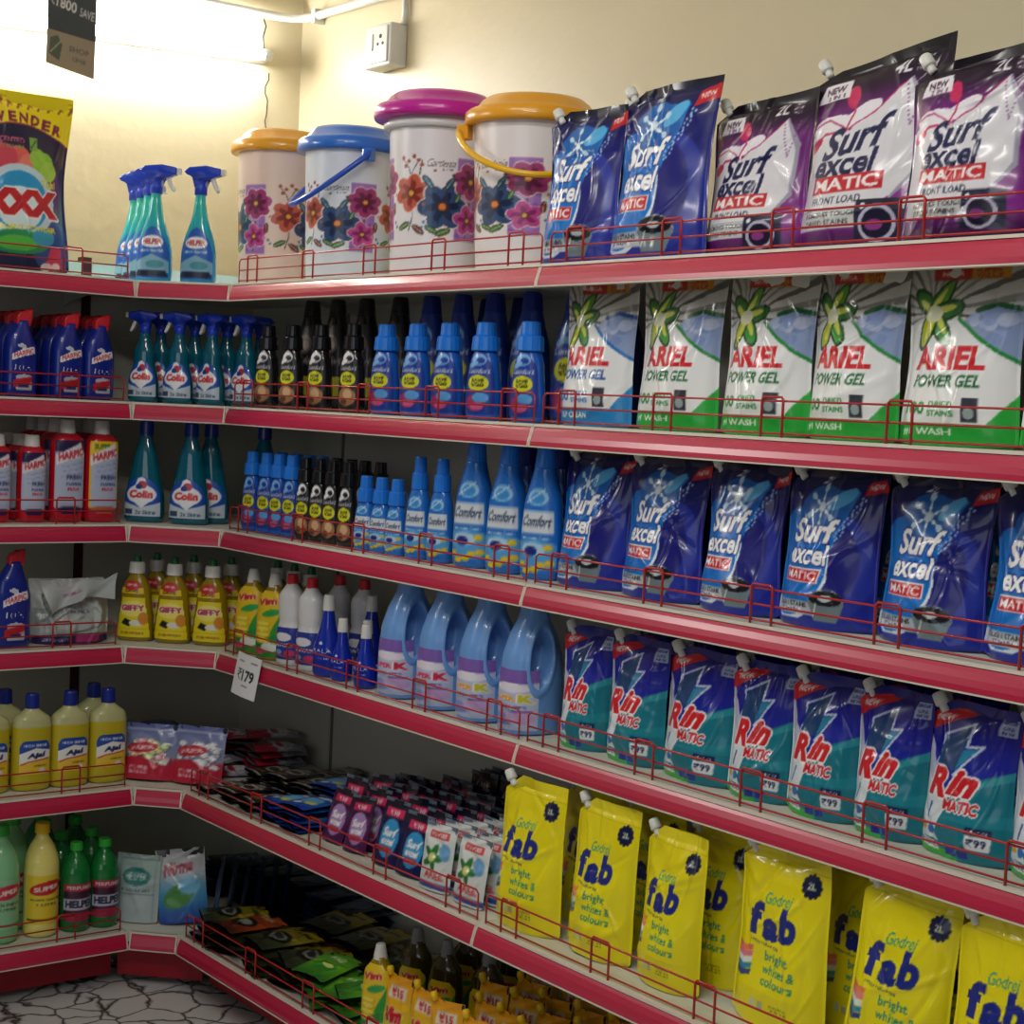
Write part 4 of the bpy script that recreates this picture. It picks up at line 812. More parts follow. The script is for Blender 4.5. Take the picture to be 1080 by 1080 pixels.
    plain_cap('cap', t, .108, .138, .0115, M['white_cap'], .010)
    # floor cleaners bottom shelf
    def phenyl(key, H, m, capm, lab, a=.04):
        n = 9; S = [(0, a * .9, a * .9), (.012, a, a), (H * .1, a, a), (H * .52, a, a), (H * .56, a * 1.02, a * 1.02), (H * .68, a * .97, a * .97), (H * .7, a * .88, a * .88), (H * .72, a * .94, a * .94), (H * .74, a * .84, a * .84), (H * .8, a * .72, a * .72), (H * .88, a * .36, a * .36), (H * .9, a * .34, a * .34), (H * .93, a * .34, a * .34)]
        t = mk_bottle(key, 'floor_cleaner_bottle', S, m, lab, lz=(.14, .60), th=(.35, .35), p=2, nz=60, k=1)
        plain_cap('cap', t, H * .91, H, a * .42, capm, a * .4)
    phenyl('mint', .276, M['mint'], M['lime_cap'], lab_oval(7, 10, '#8fc89c', '#c82c44', 'SUPER', 'GREEN PHENYL'), .043)
    phenyl('lemon', .27, M['lemon'], M['yellow_cap'], lab_oval(), .041)
    phenyl('greenph', .214, M['green'], M['lime_cap'], lab_helper(7, 8), .036)
    # light blue jug with handle hollow
    t = thing('detergent_jug')
    H = .245; a, bb = .05, .062
    L = Loft([(0, a * .92, bb * .94), (.012, a, bb), (.1, a, bb), (.15, a * .95, bb * .93), (.19, a * .78, bb * .72), (.215, a * .6, bb * .5), (.235, a * .52, bb * .40), (.245, a * .5, bb * .38)], 90, 96, 2, 2.6)
    me = L.mesh('jug_body')
    for v in me.vertices:
        x, y, z = v.co
        if x > 0:
            q = math.sqrt(((y + .006 - (z - .14) * .12) / .024) ** 2 + ((z - .146) / .056) ** 2)
            if q < 1: v.co.x -= .036 * min(1, (1 - q) * 3.2) ** .8
            elif q < 1.35: v.co.x += .003 * math.sin((q - 1) / .35 * PI)
    link('jug_body', me, t, M['jug'])
    link('front_label', L.patch('front_label', .01, .125, lab_superk(), -PI + .75, -.12), t, M['label'])
    Lr = lambda: None
    plain_cap('cap', t, .24, .262, .022, M['jug'], .02)
    reg('jug', t)
    t2 = thing('detergent_jug')
    for ch in t.children:
        c = ch.copy(); COL.objects.link(c); c.parent = t2
        if ch.name.startswith('front_label'): c.data = L.patch('front_label', .01, .125, lab_superk(or_=True), -PI + .75, -.12); c.data.materials.append(M['label'])
    reg('jug_o', t2)

def mk_pouch(key, name, W, H, D, art, capm=None, seed=0, nx=90, ny=120, **kw):
    t = thing(name); lean = kw.get('lean', .06); st = kw.get('style', 'spout')
    me = pouch_mesh('printed_pouch', W, H, D, art, nx, ny, seed, **kw)
    link('printed_pouch', me, t, M['print'])
    if st == 'spout': spout(t, W, H, lean, capm or M['white_cap'], -1, kw.get('cut', .22), kw.get('sp', 1.0) if 'sp' in kw else 1.0)
    return reg(key, t)

def build_pouches():
    N = 'detergent_pouch'
    for i in range(3): mk_pouch('surf2_%d' % i, N, .205, .25, .085, art_surf_blue(20.5, 25), seed=11 + i, nx=100, ny=124, back='#0c1040', wr=1.25, waist=.03 + .02 * i)
    mk_pouch('surftop2', N, .19, .29, .08, art_surf_blue(19, 29), seed=21, nx=96, ny=130, wr=1.3, back='#101030', waist=.05)
    mk_pouch('surftop4', N, .24, .315, .1, art_surf_blue(24, 31.5, '4L'), seed=23, nx=120, ny=150, wr=1.5, back='#0c0c34', waist=.05, tilt=.03)
    mk_pouch('purp0', N, .235, .275, .095, art_surf_purple(22, 28, '2L'), seed=31, nx=120, ny=140, wr=1.0, back='#120a18', tilt=.05)
    mk_pouch('purp1', N, .29, .32, .11, art_surf_purple(28, 33, '4L'), seed=34, nx=150, ny=170, wr=1.0, back='#100a14', tilt=.10)
    mk_pouch('purp2', N, .225, .275, .09, art_surf_purple(22, 28, '2L'), seed=37, nx=120, ny=140, wr=1.15, back='#120a18', tilt=.08)
    for i in range(3): mk_pouch('ariel%d' % i, N, .205, .262, .085, art_ariel(20, 25), seed=41 + i, nx=110, ny=140, style='flat', wr=1.1, back='#c8c8c0', lean=.03)
    mk_pouch('arielblue', N, .205, .262, .08, art_ariel(20, 25, True), seed=45, nx=100, ny=130, style='flat', wr=.9, back='#c8c8c0', lean=.03)
    for i in range(4): mk_pouch('rin%d' % i, N, .158 + .006 * (i % 3), .236, .07, art_rin(17, 24), seed=51 + i, nx=96, ny=130, wr=1.1, back='#1a1c80', lean=.02, waist=.035, cut=.28, topw=1.02)
    for i in range(4): mk_pouch('fab%d' % i, N, .18 + .01 * (i % 2), .28, .075, art_fab(19, 28), seed=61 + i, nx=100, ny=140, wr=1.1, back='#d8c810', lean=.02, waist=.03, cut=.26, topw=.93)
    mk_pouch('xxx', 'detergent_powder_bag', .275, .415, .1, art_xxx(26.7, 41.5), seed=71, nx=120, ny=170, style='flat', wr=.9, back='#e8d414', lean=.01, waist=.08)
    S = 'sachet'
    for k_, W, H, D in (('purple', .075, .13, .012), ('navy', .078, .128, .012), ('ariel', .088, .13, .02), ('black', .08, .12, .008), ('blue', .085, .125, .009), ('darkblue', .085, .13, .009), ('redwhite', .10, .13, .016), ('balls', .10, .13, .03), ('pastel', .10, .13, .03), ('scrub', .115, .16, .016), ('scruborange', .11, .15, .014), ('green', .10, .13, .014), ('vim', .085, .13, .022), ('helper', .115, .165, .035), ('multi', .12, .18, .02)):
        t = thing('scrubber_pack' if k_ in ('scrub', 'scruborange', 'green') else S)
        me = pouch_mesh('printed_film', W, H, D, art_sachet(k_), 30, 44, 80, style='flat', wr=.9 if D > .012 else .6, back='#34548c' if k_ == 'darkblue' else '#8a8c94' if k_ in ('ariel', 'helper', 'redwhite') else '#17151c', lean=0, ntop=.9, waist=.01)
        link('printed_film', me, t, M['bag'] if k_ == 'helper' else M['print'])
        if k_ == 'vim':
            b = BM(); b.tube([(-.03, 0, .124), (-.036, 0, .134), (-.038, 0, .139)], [.006, .008, .006], 10); b.out('corner_cap', M['yellow_cap'], t, True)
        if k_ in ('purple', 'navy', 'ariel', 'black', 'blue', 'darkblue'):
            b = BM(); b.box(-W / 2, -.0006, H - .006, W / 2, .0006, H + .001); b.out('crimped_seal', M['print'] if False else M['clear'], t)
        reg('s_' + k_, t)

def build_bin(key, lidm, bg, shift, handle=None, rim=False, H=.36, r0=.088, r1=.105, lh=.045, lr=.017):
    t = thing('lidded_bin')
    nx, ny = 260, 130; u, v = np.meshgrid(np.linspace(0, 1, nx), np.linspace(0, 1, ny)); u = u.ravel(); v = v.ravel()
    A = art_bin(bg, shift); A.nu, A.nv = nx, ny; c = A.sample(u, v)
    th = -PI + u * 2 * PI + .0; r = r0 + (r1 - r0) * v ** .8; r = r * np.where(v < .02, .95 + v * 2.5, 1)
    V = np.stack([r * np.cos(th), r * np.sin(th), v * H], 1)
    link('bin_body', np_mesh('bin_body', V, grid_q(nx, ny), c), t, M['bin'])
    def lathe(name, prof, m, n=48):
        tt = np.arange(n) * 2 * PI / n; VV = np.concatenate([np.stack([rr * np.cos(tt), rr * np.sin(tt), np.full(n, z)], 1) for rr, z in prof])
        Q = [(j * n + i, j * n + (i + 1) % n, (j + 1) * n + (i + 1) % n, (j + 1) * n + i) for j in range(len(prof) - 1) for i in range(n)]
        return link(name, np_mesh(name, VV, Q), t, m)
    if rim:
        lathe('rim', [(r1, H - .035), (r1 + .012, H - .034), (r1 + .013, H - .022), (r1 + .006, H - .018), (r1 + .004, H)], M['white'])
    R = r1 + lr
    lathe('lid', [(r1 - .002, H - .012), (R, H - .012), (R + .002, H - .006), (R + .001, H + .012), (R - .006, H + .018), (R * .86, H + .022), (R * .78, H + lh - .008), (R * .7, H + lh), (.001, H + lh + .002)], lidm)
    if handle:
        side, m, ang, rise = handle
        pts = []
        for i in range(25):
            a = i / 24 * PI; x = (R + .012) * math.cos(a); y = -(R + .012) * math.sin(a) 
            zz = H - .022 - math.sin(a) * rise
            ca, sa = math.cos(ang), math.sin(ang); pts.append((x * ca - y * sa, x * sa + y * ca, zz))
        b = BM(); b.tube(pts, .0065, 8); b.out('handle', m, t, True)
        for sgn in (1, -1):
            b = BM(); b.box(sgn * (R) * math.cos(ang) - .012, sgn * R * math.sin(ang) - .012, H - .04, sgn * R * math.cos(ang) + .012, sgn * R * math.sin(ang) + .012, H - .01, .004)
            b.out('handle_hinge', lidm, t)
    return reg(key, t)
# ------------------------------------------------------------------ room
SH = [1.719, 1.426, 1.130, .834, .501, .146]
DEP = [.628] * 4 + [.706] * 2
G, XA, BAY = .285, .805, 1.175
ORD = ['first', 'second', 'third', 'fourth', 'fifth', 'sixth', 'seventh', 'eighth', 'ninth', 'tenth', 'eleventh', 'twelfth', 'thirteenth', 'fourteenth', 'fifteenth', 'sixteenth', 'seventeenth', 'eighteenth', 'nineteenth', 'twentieth']

def struct(name, b, m):
    o = b.out(name, m); o['kind'] = 'structure'; return o
def build_room():
    struct('floor', BM().box(-.12, -6.5, -.1, 7, .12, 0), M['floor'])
    struct('wall_left', BM().box(-.12, -6.5, 0, 0, .12, 3.05), M['wall'])
    struct('wall_back', BM().box(0, 0, 0, 7, .12, 3.05), M['wall'])
    struct('ceiling', BM().box(-.12, -6.5, 3.05, 7, .12, 3.15), mat('ceiling_paint', '#d8d4c8', .7, noise=.03))

def seg_prism(b, prof, P0, P1, n):
    """prof: list of (out, z) extruded from P0 to P1 (xy), out measured along n"""
    A = [b.b.verts.new((P0[0] + n[0] * o, P0[1] + n[1] * o, z)) for o, z in prof]
    B = [b.b.verts.new((P1[0] + n[0] * o, P1[1] + n[1] * o, z)) for o, z in prof]
    k = len(prof); b.b.faces.new(A); b.b.faces.new(B[::-1])
    for i in range(k): b.b.faces.new((A[i], B[i], B[(i + 1) % k], A[(i + 1) % k]))
def shelf_front(shelf, P0, P1, n, z):
    b = BM(); seg_prism(b, [(0, z), (.006, z), (.0065, z - .005), (0, z - .006)], P0, P1, n)
    seg_prism(b, [(.0145, z - .0405), (.0165, z - .0405), (.0165, z - .043), (.0, z - .043), (.0, z - .0405)], P0, P1, n)
    b.out('shelf_lip', M['white_ruby'], shelf)
    d = [(P1[0] - P0[0]), (P1[1] - P0[1])]; L = math.hypot(*d); d = [d[0] / L, d[1] / L]; e = .0035
    Q0 = (P0[0] + d[0] * e, P0[1] + d[1] * e); Q1 = (P1[0] - d[0] * e, P1[1] - d[1] * e)
    b = BM(); seg_prism(b, [(.001, z - .0065), (.0055, z - .0065), (.0085, z - .012), (.0125, z - .022), (.0150, z - .032), (.0155, z - .040), (.001, z - .040)], Q0, Q1, n)
    b.out('price_strip', M['strip'], shelf)
    for Q, s in ((P0, 1), (P1, -1)):
        b = BM(); a = (Q[0] + d[0] * s * .0002, Q[1] + d[1] * s * .0002); c = (Q[0] + d[0] * s * .0034, Q[1] + d[1] * s * .0034)
        seg_prism(b, [(0, z - .004), (.0075, z - .006), (.0165, z - .034), (.0172, z - .042), (0, z - .042)], a, c, n)
        b.out('strip_end', M['white_ruby'], shelf)
def wire_guard(shelf, P0, P1, n, z, pairs, rise=.063):
    d = [(P1[0] - P0[0]), (P1[1] - P0[1])]; L = math.hypot(*d); d = [d[0] / L, d[1] / L]
    W = lambda s, o, h: (P0[0] + d[0] * s + n[0] * o, P0[1] + d[1] * s + n[1] * o, z + h)
    b = BM(); r = .0019
    # outer loop: long wires closed at the two ends
    b.tube([W(.004, -.004, .002), W(.004, -.004, rise - .012), W(.012, -.004, rise - .006), W(L - .012, -.004, rise - .006), W(L - .004, -.004, rise - .012), W(L - .004, -.004, .002)], r, 6)
    b.tube([W(.004, -.004, .031), W(L - .004, -.004, .031)], r, 5)
    b.tube([W(.004, -.004, .006), W(L - .004, -.004, .006)], r, 5)
    for s in pairs:
        b.tube([W(s, -.001, -.004), W(s, -.001, rise - .004), W(s + .004, -.001, rise), W(s + .041, -.001, rise), W(s + .045, -.001, rise - .004), W(s + .045, -.001, -.004)], r * 1.2, 6)
    b.out('wire_guard', M['wire'], shelf, True)

def build_rack(name, label, T, n, d_along, s0, s1, posts, pairs, post_m, pw=.012, group='red and white shelving bays'):
    """T(s,t)->xy"""
    root = thing(name, (*T((s0 + s1) / 2, G), 0)); tag(root, label, 'display rack', group)
    inv = root.location.copy()
    def sh(o): o.location = -inv; return o
    for a, c in ((s0, s1),):
        b = BM(); P0, P1 = T(a + .002 - (.044 if abs(a - XA) < .01 else 0), G), T(c - .002, G)
        seg_prism(b, [(0, .05), (0, 1.70), (-.012, 1.70), (-.012, .05)], P0, P1, n); sh(b.out('back_panel', M['panel'], root))
        b = BM(); seg_prism(b, [(0, 1.701), (0, 1.778), (-.012, 1.778), (-.012, 1.701)], P0, P1, n); sh(b.out('top_panel', M['toppanel'], root))
    for s in posts:
        b = BM(); P0, P1 = T(s - pw, G), T(s + pw, G)
        seg_prism(b, [(.0026, 0), (.0026, 1.79), (-.03, 1.79), (-.03, 0)], P0, P1, n); sh(b.out('upright', post_m, root))
    for k, z in enumerate(SH):
        d = DEP[k]
        b = BM(); seg_prism(b, [(G + .003, z), (d, z), (d, z - .026), (G + .003, z - .026)], T(s0 + .001, 0), T(s1 - .001, 0), n)
        o = sh(b.out('shelf', M['deck'], root))
        hold = o; iv = Vector((0, 0, 0))
        shelf_front(hold, T(s0 + .0006, d), T(s1 - .0006, d), n, z)
        wire_guard(hold, T(s0 + .01, d), T(s1 - .008, d), n, z, pairs)
        for s in (s0 + .03, s1 - .03):
            b = BM(); a_, c_ = T(s - .001, 0), T(s + .001, 0)
            seg_prism(b, [(G + .004, z - .027), (G + .16, z - .027), (G + .15, z - .034), (G + .03, z - .05), (G + .004, z - .06)], a_, c_, n)
            b.out('bracket', M['panel'], hold)
    b = BM(); seg_prism(b, [(.62, .02), (.63, .02), (.63, .118), (.62, .118)], T(s0 + .002, 0), T(s1 - .002, 0), n); sh(b.out('plinth', M['plinth'], root))
    for s in (s0 + .04, s1 - .04):
        b = BM(); x, y = T(s, .58); b.tube([(x, y, 0), (x, y, .012), (x, y, .02), (x, y, .12)], [.022, .022, .01, .01], 12); sh(b.out('foot', M['foot'], root))
    return root

def build_racks():
    TR = lambda s, t: (s, -t)
    TL = lambda s, t: (t, -s)
    seam = mat('grey_upright', '#77756a', .5, noise=.05)
    pr = [.06 + .2515 * i for i in range(5)]
    build_rack('shelf_rack', 'shelving bay beside the corner unit, holding bins, conditioner bottles and sachets', TR, (0, -1), 1, XA, XA + BAY, [XA - .03, XA + BAY - .008], [p - .01 for p in pr], seam, .005)
    build_rack('shelf_rack', 'shelving bay of plump liquid detergent pouches, far from the room corner', TR, (0, -1), 1, XA + BAY, XA + 2 * BAY, [XA + 2 * BAY - .014], [.053 + .2515 * i - .0 for i in range(5)], seam, .005)
    build_rack('shelf_rack', 'shelving bay along the wall with the tube light, holding toilet and floor cleaners', TL, (1, 0), -1, XA, XA + BAY, [XA - .03, XA + BAY - .014], [.12 + .2515 * i for i in range(4)], M['post'])
    # corner unit
    root = thing('corner_rack', (G, -G, 0)); tag(root, 'corner shelving unit with short slanted crimson front joining the two racks', 'display rack', 'red and white shelving bays')
    off = Vector((-G, G, 0))
    c2 = XA - .0445
    for nm, P0, P1, n in (('back_panel', (G, -G), (c2, -G), (0, -1)), ('back_panel', (G, -G + .011), (G, -c2), (1, 0))):
        b = BM(); seg_prism(b, [(0, .05), (0, 1.70), (-.012, 1.70), (-.012, .05)], P0, P1, n); o = b.out(nm, M['panel'], root); o.location = off
        b = BM(); seg_prism(b, [(0, 1.701), (0, 1.778), (-.012, 1.778), (-.012, 1.701)], P0, P1, n); o = b.out('top_panel', M['toppanel'], root); o.location = off
    for k, z in enumerate(SH):
        d = DEP[k]; g = G + .003; x = XA - .002
        b = BM(); b.prism([(g, -g), (g, -x), (d - .003, -x), (d + .001, -x + .004), (x - .004, -d - .001), (x, -d + .003), (x, -g)], 'z', z - .026, z)
        o = b.out('shelf', M['deck'], root); o.location = off
        r2 = math.sqrt(.5)
        P0, P1 = (d + .003, -XA + .0125), (XA - .0125, -d - .003)
        shelf_front(o, P0, P1, (r2, -r2), z)
    b = BM(); seg_prism(b, [(0, .02), (.01, .02), (.01, .118), (0, .118)], (.634, -XA + .018), (XA - .018, -.634), (math.sqrt(.5), -math.sqrt(.5))); o = b.out('plinth', M['plinth'], root); o.location = off

USED = {}
_vc = {}
def lowest(r):
    mr = Matrix.LocRotScale(r.location, r.rotation_euler, r.scale); lo = 1e9
    def walk(o, m):
        nonlocal lo
        for c in o.children:
            mm = m @ Matrix.LocRotScale(c.location, c.rotation_euler, c.scale)
            if c.data is not None:
                k = c.data.name
                if k not in _vc:
                    a = np.empty(len(c.data.vertices) * 3); c.data.vertices.foreach_get('co', a); _vc[k] = a.reshape(-1, 3)
                lo = min(lo, (_vc[k] @ np.array(mm.to_3x3())[2]).min() + mm.translation.z)
            walk(c, mm)
    walk(r, mr); return lo
def put(key, x, y, z, rz, label, cat, group=None, s=None, rot=None, mode='rest', base=0):
    sc = (s, s, s) if isinstance(s, (int, float)) else s
    r = dup(PROTO[key], (x, y, z + .0006), rz, label, group, sc)
    if rot: r.rotation_euler = rot
    r['category'] = cat
    lo = lowest(r)
    if mode == 'rest': r.location.z += z + .0006 - lo
    elif lo < base + .0006: r.location.z += base + .0006 - lo
    return r

def stock():
    R45, R90 = PI / 4, PI / 2
    z1, z2, z3, z4, z5, z6 = SH
    # ---- top shelf
    put('xxx', .555, -1.075, z1, R90, 'large purple and yellow detergent powder bag standing on top shelf', 'powder bag')
    for k in range(4): put('glass', .574 - .066 * k, -.726 + .012 * k, z1, R45 + .05, ['cyan glass cleaner spray bottle at the front of the queue on top shelf', 'cyan spray bottle just behind the queue\'s front one, top shelf', 'cyan spray bottle third back in the queue on top shelf', 'cyan spray bottle furthest back in the queue on top shelf'][k], 'spray bottle', 'cyan glass cleaner sprays on the top shelf')
    put('glass', .650, -.645, z1, R45, 'cyan glass cleaner spray bottle standing alone next to the peach bin', 'spray bottle', 'cyan glass cleaner sprays on the top shelf')
    g = 'floral lidded bins on the top shelf'
    for key, x, lb, sc in (('bin0', .710, 'peach floral bin with amber lid, nearest the wall corner', .97), ('bin1', 1.03, 'white floral bin with blue lid and blue swing handle', 1.0), ('bin2', 1.385, 'tall white floral bin with magenta lid', 1.0), ('bin3', 1.715, 'white floral bin with amber lid and yellow swing handle', (1.06, 1.06, 1.0))):
        put(key, x, -.455, z1, {'bin0': .1, 'bin1': .5, 'bin2': .2, 'bin3': .45}[key], lb, 'bin', g, sc)
    L = 'liquid detergent pouches on the top shelf'
    put('surftop2', 2.0, -.565, z1, .12, 'small blue detergent pouch beside the amber lidded bin, top shelf', 'pouch', L)
    put('surftop4', 2.19, -.545, z1, .05, 'large blue detergent pouch with folded top corner on top shelf', 'pouch', L)
    put('surftop2', 2.03, -.415, z1, .1, 'navy pouch half hidden behind the two blue pouches on top shelf', 'pouch', L, (1.0, 1, 1.13))
    put('purp0', 2.382, -.50, z1, .0, 'purple front load pouch touching the large blue pouch, top shelf', 'pouch', L)
    put('purp1', 2.61, -.485, z1, .0, 'largest purple front load pouch with raised black corner, top shelf', 'pouch', L)
    put('purp2', 2.865, -.565, z1, .05, 'purple two litre pouch in front of the largest one, top shelf', 'pouch', L)
    put('purp2', 3.09, -.53, z1, .12, 'purple pouch at the open end of the top shelf, cut by the frame', 'pouch', L, (1, 1, 1.05))
    # ---- second shelf: navy toilet cleaners, left bay
    for c, (y, n) in enumerate(((-1.17, 3), (-1.056, 4), (-.94, 4), (-.862, 4))):
        for k in range(n):
            put('harpic', .565 - .07 * k, y + .004 * k, z2, R90 + .04 * (c - 1), 'navy toilet cleaner bottle, %s row, %s column from the corner, second shelf' % (['front', 'second', 'third', 'back'][k], ORD[3 - c]), 'bottle', 'navy toilet cleaners on the second shelf')
    for c, (x, y) in enumerate(((.562, -.738), (.624, -.676), (.683, -.617), (.744, -.556))):
        for k in range(2):
            put('colin', x - .04 * k, y + .062 * k, z2, R45 + (.0 if c < 2 else -.35), 'teal glass cleaner spray, %s row, %s from the tube light wall, second shelf' % (['front', 'rear'][k], ORD[c]), 'spray bottle', 'teal sprays in the corner of the second shelf')
    for c, x in enumerate((.885, 1.0, 1.125, 1.262)):
        put('comfblack', x, -.575, z2, .35, 'small black conditioner bottle with yellow badge, %s from the corner, second shelf' % ORD[c], 'bottle', 'small black conditioner bottles on the second shelf')
        put('blacktall', x + .005, -.46, z2, .35, 'tall black bottle with yellow band, %s from the corner, second shelf' % ORD[c], 'bottle', 'tall black bottles behind on the second shelf')
    for c, x in enumerate((1.392, 1.508, 1.622, 1.745, 1.885)):
        put('comfblue', x, -.575, z2, .3, 'blue conditioner bottle with yellow badge, %s from the black ones, second shelf' % ORD[c], 'bottle', 'blue conditioner bottles on the second shelf', (1.08 if c == 3 else 1, 1, 1))
        put('comfdark', x - .01, -.455, z2, .35, 'tall dark blue bottle behind, %s from the black ones, second shelf' % ORD[c], 'bottle', 'tall dark blue bottles on the second shelf')
        if c != 2: put('comfdark', x + (.05 if c < 4 else .01), -.345, z2, .35, 'tall dark blue bottle in the rear row, %s from the black ones, second shelf' % ORD[c], 'bottle', 'tall dark blue bottles on the second shelf')
    g = 'gel detergent pouches on the second shelf'
    for key, x, lb, w in (('arielblue', 2.05, 'white gel detergent pouch with blue bottom band, second shelf', .97), ('ariel0', 2.265, 'white and green gel pouch beside the blue banded one, second shelf', 1.0), ('ariel1', 2.475, 'white and green gel pouch in the middle of its row, second shelf', .97), ('ariel2', 2.66, 'white and green gel pouch with flared green base, second from the open end', .95), ('ariel0', 2.86, 'white and green gel pouch with 100 dried stains print largest in view', 1.04), ('ariel1', 3.07, 'white and green gel pouch cut off by the frame, second shelf', 1.0)):
        put(key, x, -.545, z2, .0 if key != 'ariel2' else -.06, lb, 'pouch', g, (w, 1, 1))
    # ---- third shelf
    for c, (y, key, n) in enumerate(((-1.105, 'harpicred', 3), (-1.02, 'harpicred', 4), (-.932, 'harpicredbig', 4), (-.845, 'harpicyel', 4))):
        for k in range(n):
            nm = {'harpicred': 'small red toilet cleaner bottle', 'harpicredbig': 'large red toilet cleaner bottle', 'harpicyel': 'large red toilet cleaner bottle with yellow label'}[key]
            extra = ' nearest the teal refills' if c == 1 and False else ''
            lb = '%s, %s row, third shelf' % (nm, ['front', 'second', 'third', 'back'][k])
            if key == 'harpicred': lb = '%s, %s row, %s, third shelf' % (nm, ['front', 'second', 'third', 'back'][k], ['outer column', 'column beside the large bottles'][c])
            put(key if k == 0 or key != 'harpicyel' else 'harpicredbig', .565 - .07 * k, y, z3, R90, lb, 'bottle', 'red toilet cleaners on the third shelf')
    for x, y, lb in ((.571, -.729, 'teal refill bottle standing nearest the red bottles, third shelf'), (.652, -.648, 'teal refill bottle in front of another one, third shelf'), (.626, -.580, 'teal refill bottle half hidden behind another, third shelf'), (.70, -.47, 'teal refill bottle behind the small blue conditioners, third shelf')):
        put('colinrefill', x, y, z3, R45 if y < -.5 else .3, lb, 'bottle', 'teal refill bottles on the third shelf')
    for c, x in enumerate((.832, .902, .960, 1.020)):
        put('comfsmall', x, -.575, z3, .45, 'small blue conditioner bottle with yellow badge, %s from the corner, third shelf' % ORD[c], 'bottle', 'small blue bottles on the third shelf')
        put('comfsmall', x + .01, -.50, z3, .45, 'small blue bottle behind the front row, %s from the corner, third shelf' % ORD[c], 'bottle', 'small blue bottles on the third shelf')
    for c, x in enumerate((1.082, 1.143, 1.200, 1.264)):
        for k in range(2): put('comfblacksmall', x + .005 * k, -.575 + .08 * k, z3, .4, 'small black conditioner bottle, %s row, %s from the blue ones, third shelf' % (['front', 'rear'][k], ORD[c]), 'bottle', 'small black bottles on the third shelf')
    for c, x in enumerate((1.337, 1.398, 1.458)): put('comfmini', x, -.575, z3, .4, 'short azure conditioner bottle, %s from the black ones, third shelf' % ORD[c], 'bottle', 'short azure bottles on the third shelf')
    for c, x in enumerate((1.532, 1.612)): put('comftall', x, -.57, z3, .4, ['medium azure conditioner bottle next to the short ones, third shelf', 'medium azure conditioner bottle next to the large ones, third shelf'][c], 'bottle', 'medium azure bottles on the third shelf')
    for c, x in enumerate((1.705, 1.815, 1.925)):
        put('comflarge', x, -.555, z3, .38, 'large azure conditioner bottle, %s, third shelf' % ['beside the medium ones', 'in the middle of three', 'beside the detergent pouches'][c], 'bottle', 'large azure bottles on the third shelf')
        put('comfdark', x + .02, -.44, z3, .3, 'dark blue bottle behind the large azure ones, %s from the corner, third shelf' % ORD[c], 'bottle', 'dark blue bottles at the back of the third shelf', (1, 1, .94))
    for c, x in enumerate((2.06, 2.245, 2.438, 2.63, 2.833, 3.03)):
        put('surf2_%d' % (c % 3), x, -.545, z3, [.05, 0, -.02, .02, 0, .05][c], 'blue and white matic detergent pouch, %s from the azure bottles, third shelf' % ORD[c], 'pouch', 'blue detergent pouches on the third shelf', ([.9, 1, .93, .96, .96, .96][c], 1, 1))
        if c < 5: put('surf2_%d' % ((c + 1) % 3), x + .075, -.41, z3, .0, 'dark blue pouch hidden in the rear row, %s from the azure bottles, third shelf' % ORD[c], 'pouch', 'rear blue pouches on the third shelf', (.95, 1, 1.02))
    # ---- fourth shelf
    put('harpicbig', .565, -1.058, z4, R90, 'large navy toilet cleaner bottle with red cap beside the white packet', 'bottle')
    put('harpicbig', .565, -1.165, z4, R90, 'large navy toilet cleaner bottle at the outer end of fourth shelf', 'bottle')
    put('packet', .55, -.905, z4, R90 - .05, 'crumpled white packet with purple base band lying on fourth shelf', 'packet')
    for c, (x, y) in enumerate(((.562, -.738), (.630, -.670), (.699, -.601))):
        for k in range(2): put('giffy', x - .035 * k, y + .07 * k, z4, R45, 'golden dishwash bottle, %s row, %s from the white packet' % (['front', 'rear'][k], ORD[c]), 'bottle', 'golden dishwash bottles in the corner of the fourth shelf')
    for c, x in enumerate((.853, .955)):
        put('vim', x, -.572, z4, .45, 'yellow and green dishwash bottle, %s from the corner, fourth shelf' % ORD[c], 'bottle', 'yellow green dishwash bottles on the fourth shelf', (1.2, 1.2, 1.0))
    for c, x in enumerate((.765, .845, .925)): put('giffy', x, -.455, z4, .6, 'golden bottle behind the yellow green ones, %s from the corner' % ORD[c], 'bottle', 'golden dishwash bottles behind the yellow green ones')
    for c, (x, y) in enumerate(((1.040, -.575), (1.128, -.575), (1.095, -.48), (1.185, -.47))): put('toiletwhite', x, y, z4, .4, 'white bottle with red cap, %s, fourth shelf' % ['front row beside the dishwash bottles', 'front row beside the dark blue bottle', 'rear row nearer the corner', 'rear row further from the corner'][c], 'bottle', 'white red capped bottles on the fourth shelf')
    put('ujala', 1.208, -.578, z4, .35, 'tallest dark blue whitener bottle at the front with white cap', 'bottle', 'tall dark blue whitener bottles')
    for c, (x, y) in enumerate(((1.25, -.49), (1.33, -.47), (1.40, -.44), (1.30, -.39))): put('ujala', x, y, z4, .3, 'tall dark blue whitener bottle behind the small ones, %s from the corner' % ORD[c], 'bottle', 'tall dark blue whitener bottles')
    for c, (x, y) in enumerate(((1.272, -.58), (1.318, -.545), (1.375, -.585), (1.37, -.525), (1.405, -.545))): put('ujalasmall', x, y, z4, .3, 'small dark blue whitener bottle with white cap, %s from the corner, fourth shelf' % ORD[c], 'bottle', 'small dark blue whitener bottles')
    for c, x in enumerate((1.492, 1.635, 1.775, 1.912)):
        put('jug' if c < 2 else 'jug_o', x, -.555, z4, -.12, 'light blue detergent jug, %s' % ['beside the small dark blue bottles', 'second of four from the corner', 'third of four from the corner', 'beside the blue and teal pouches'][c], 'jug', 'light blue detergent jugs on the fourth shelf', (.98, .98, 1))
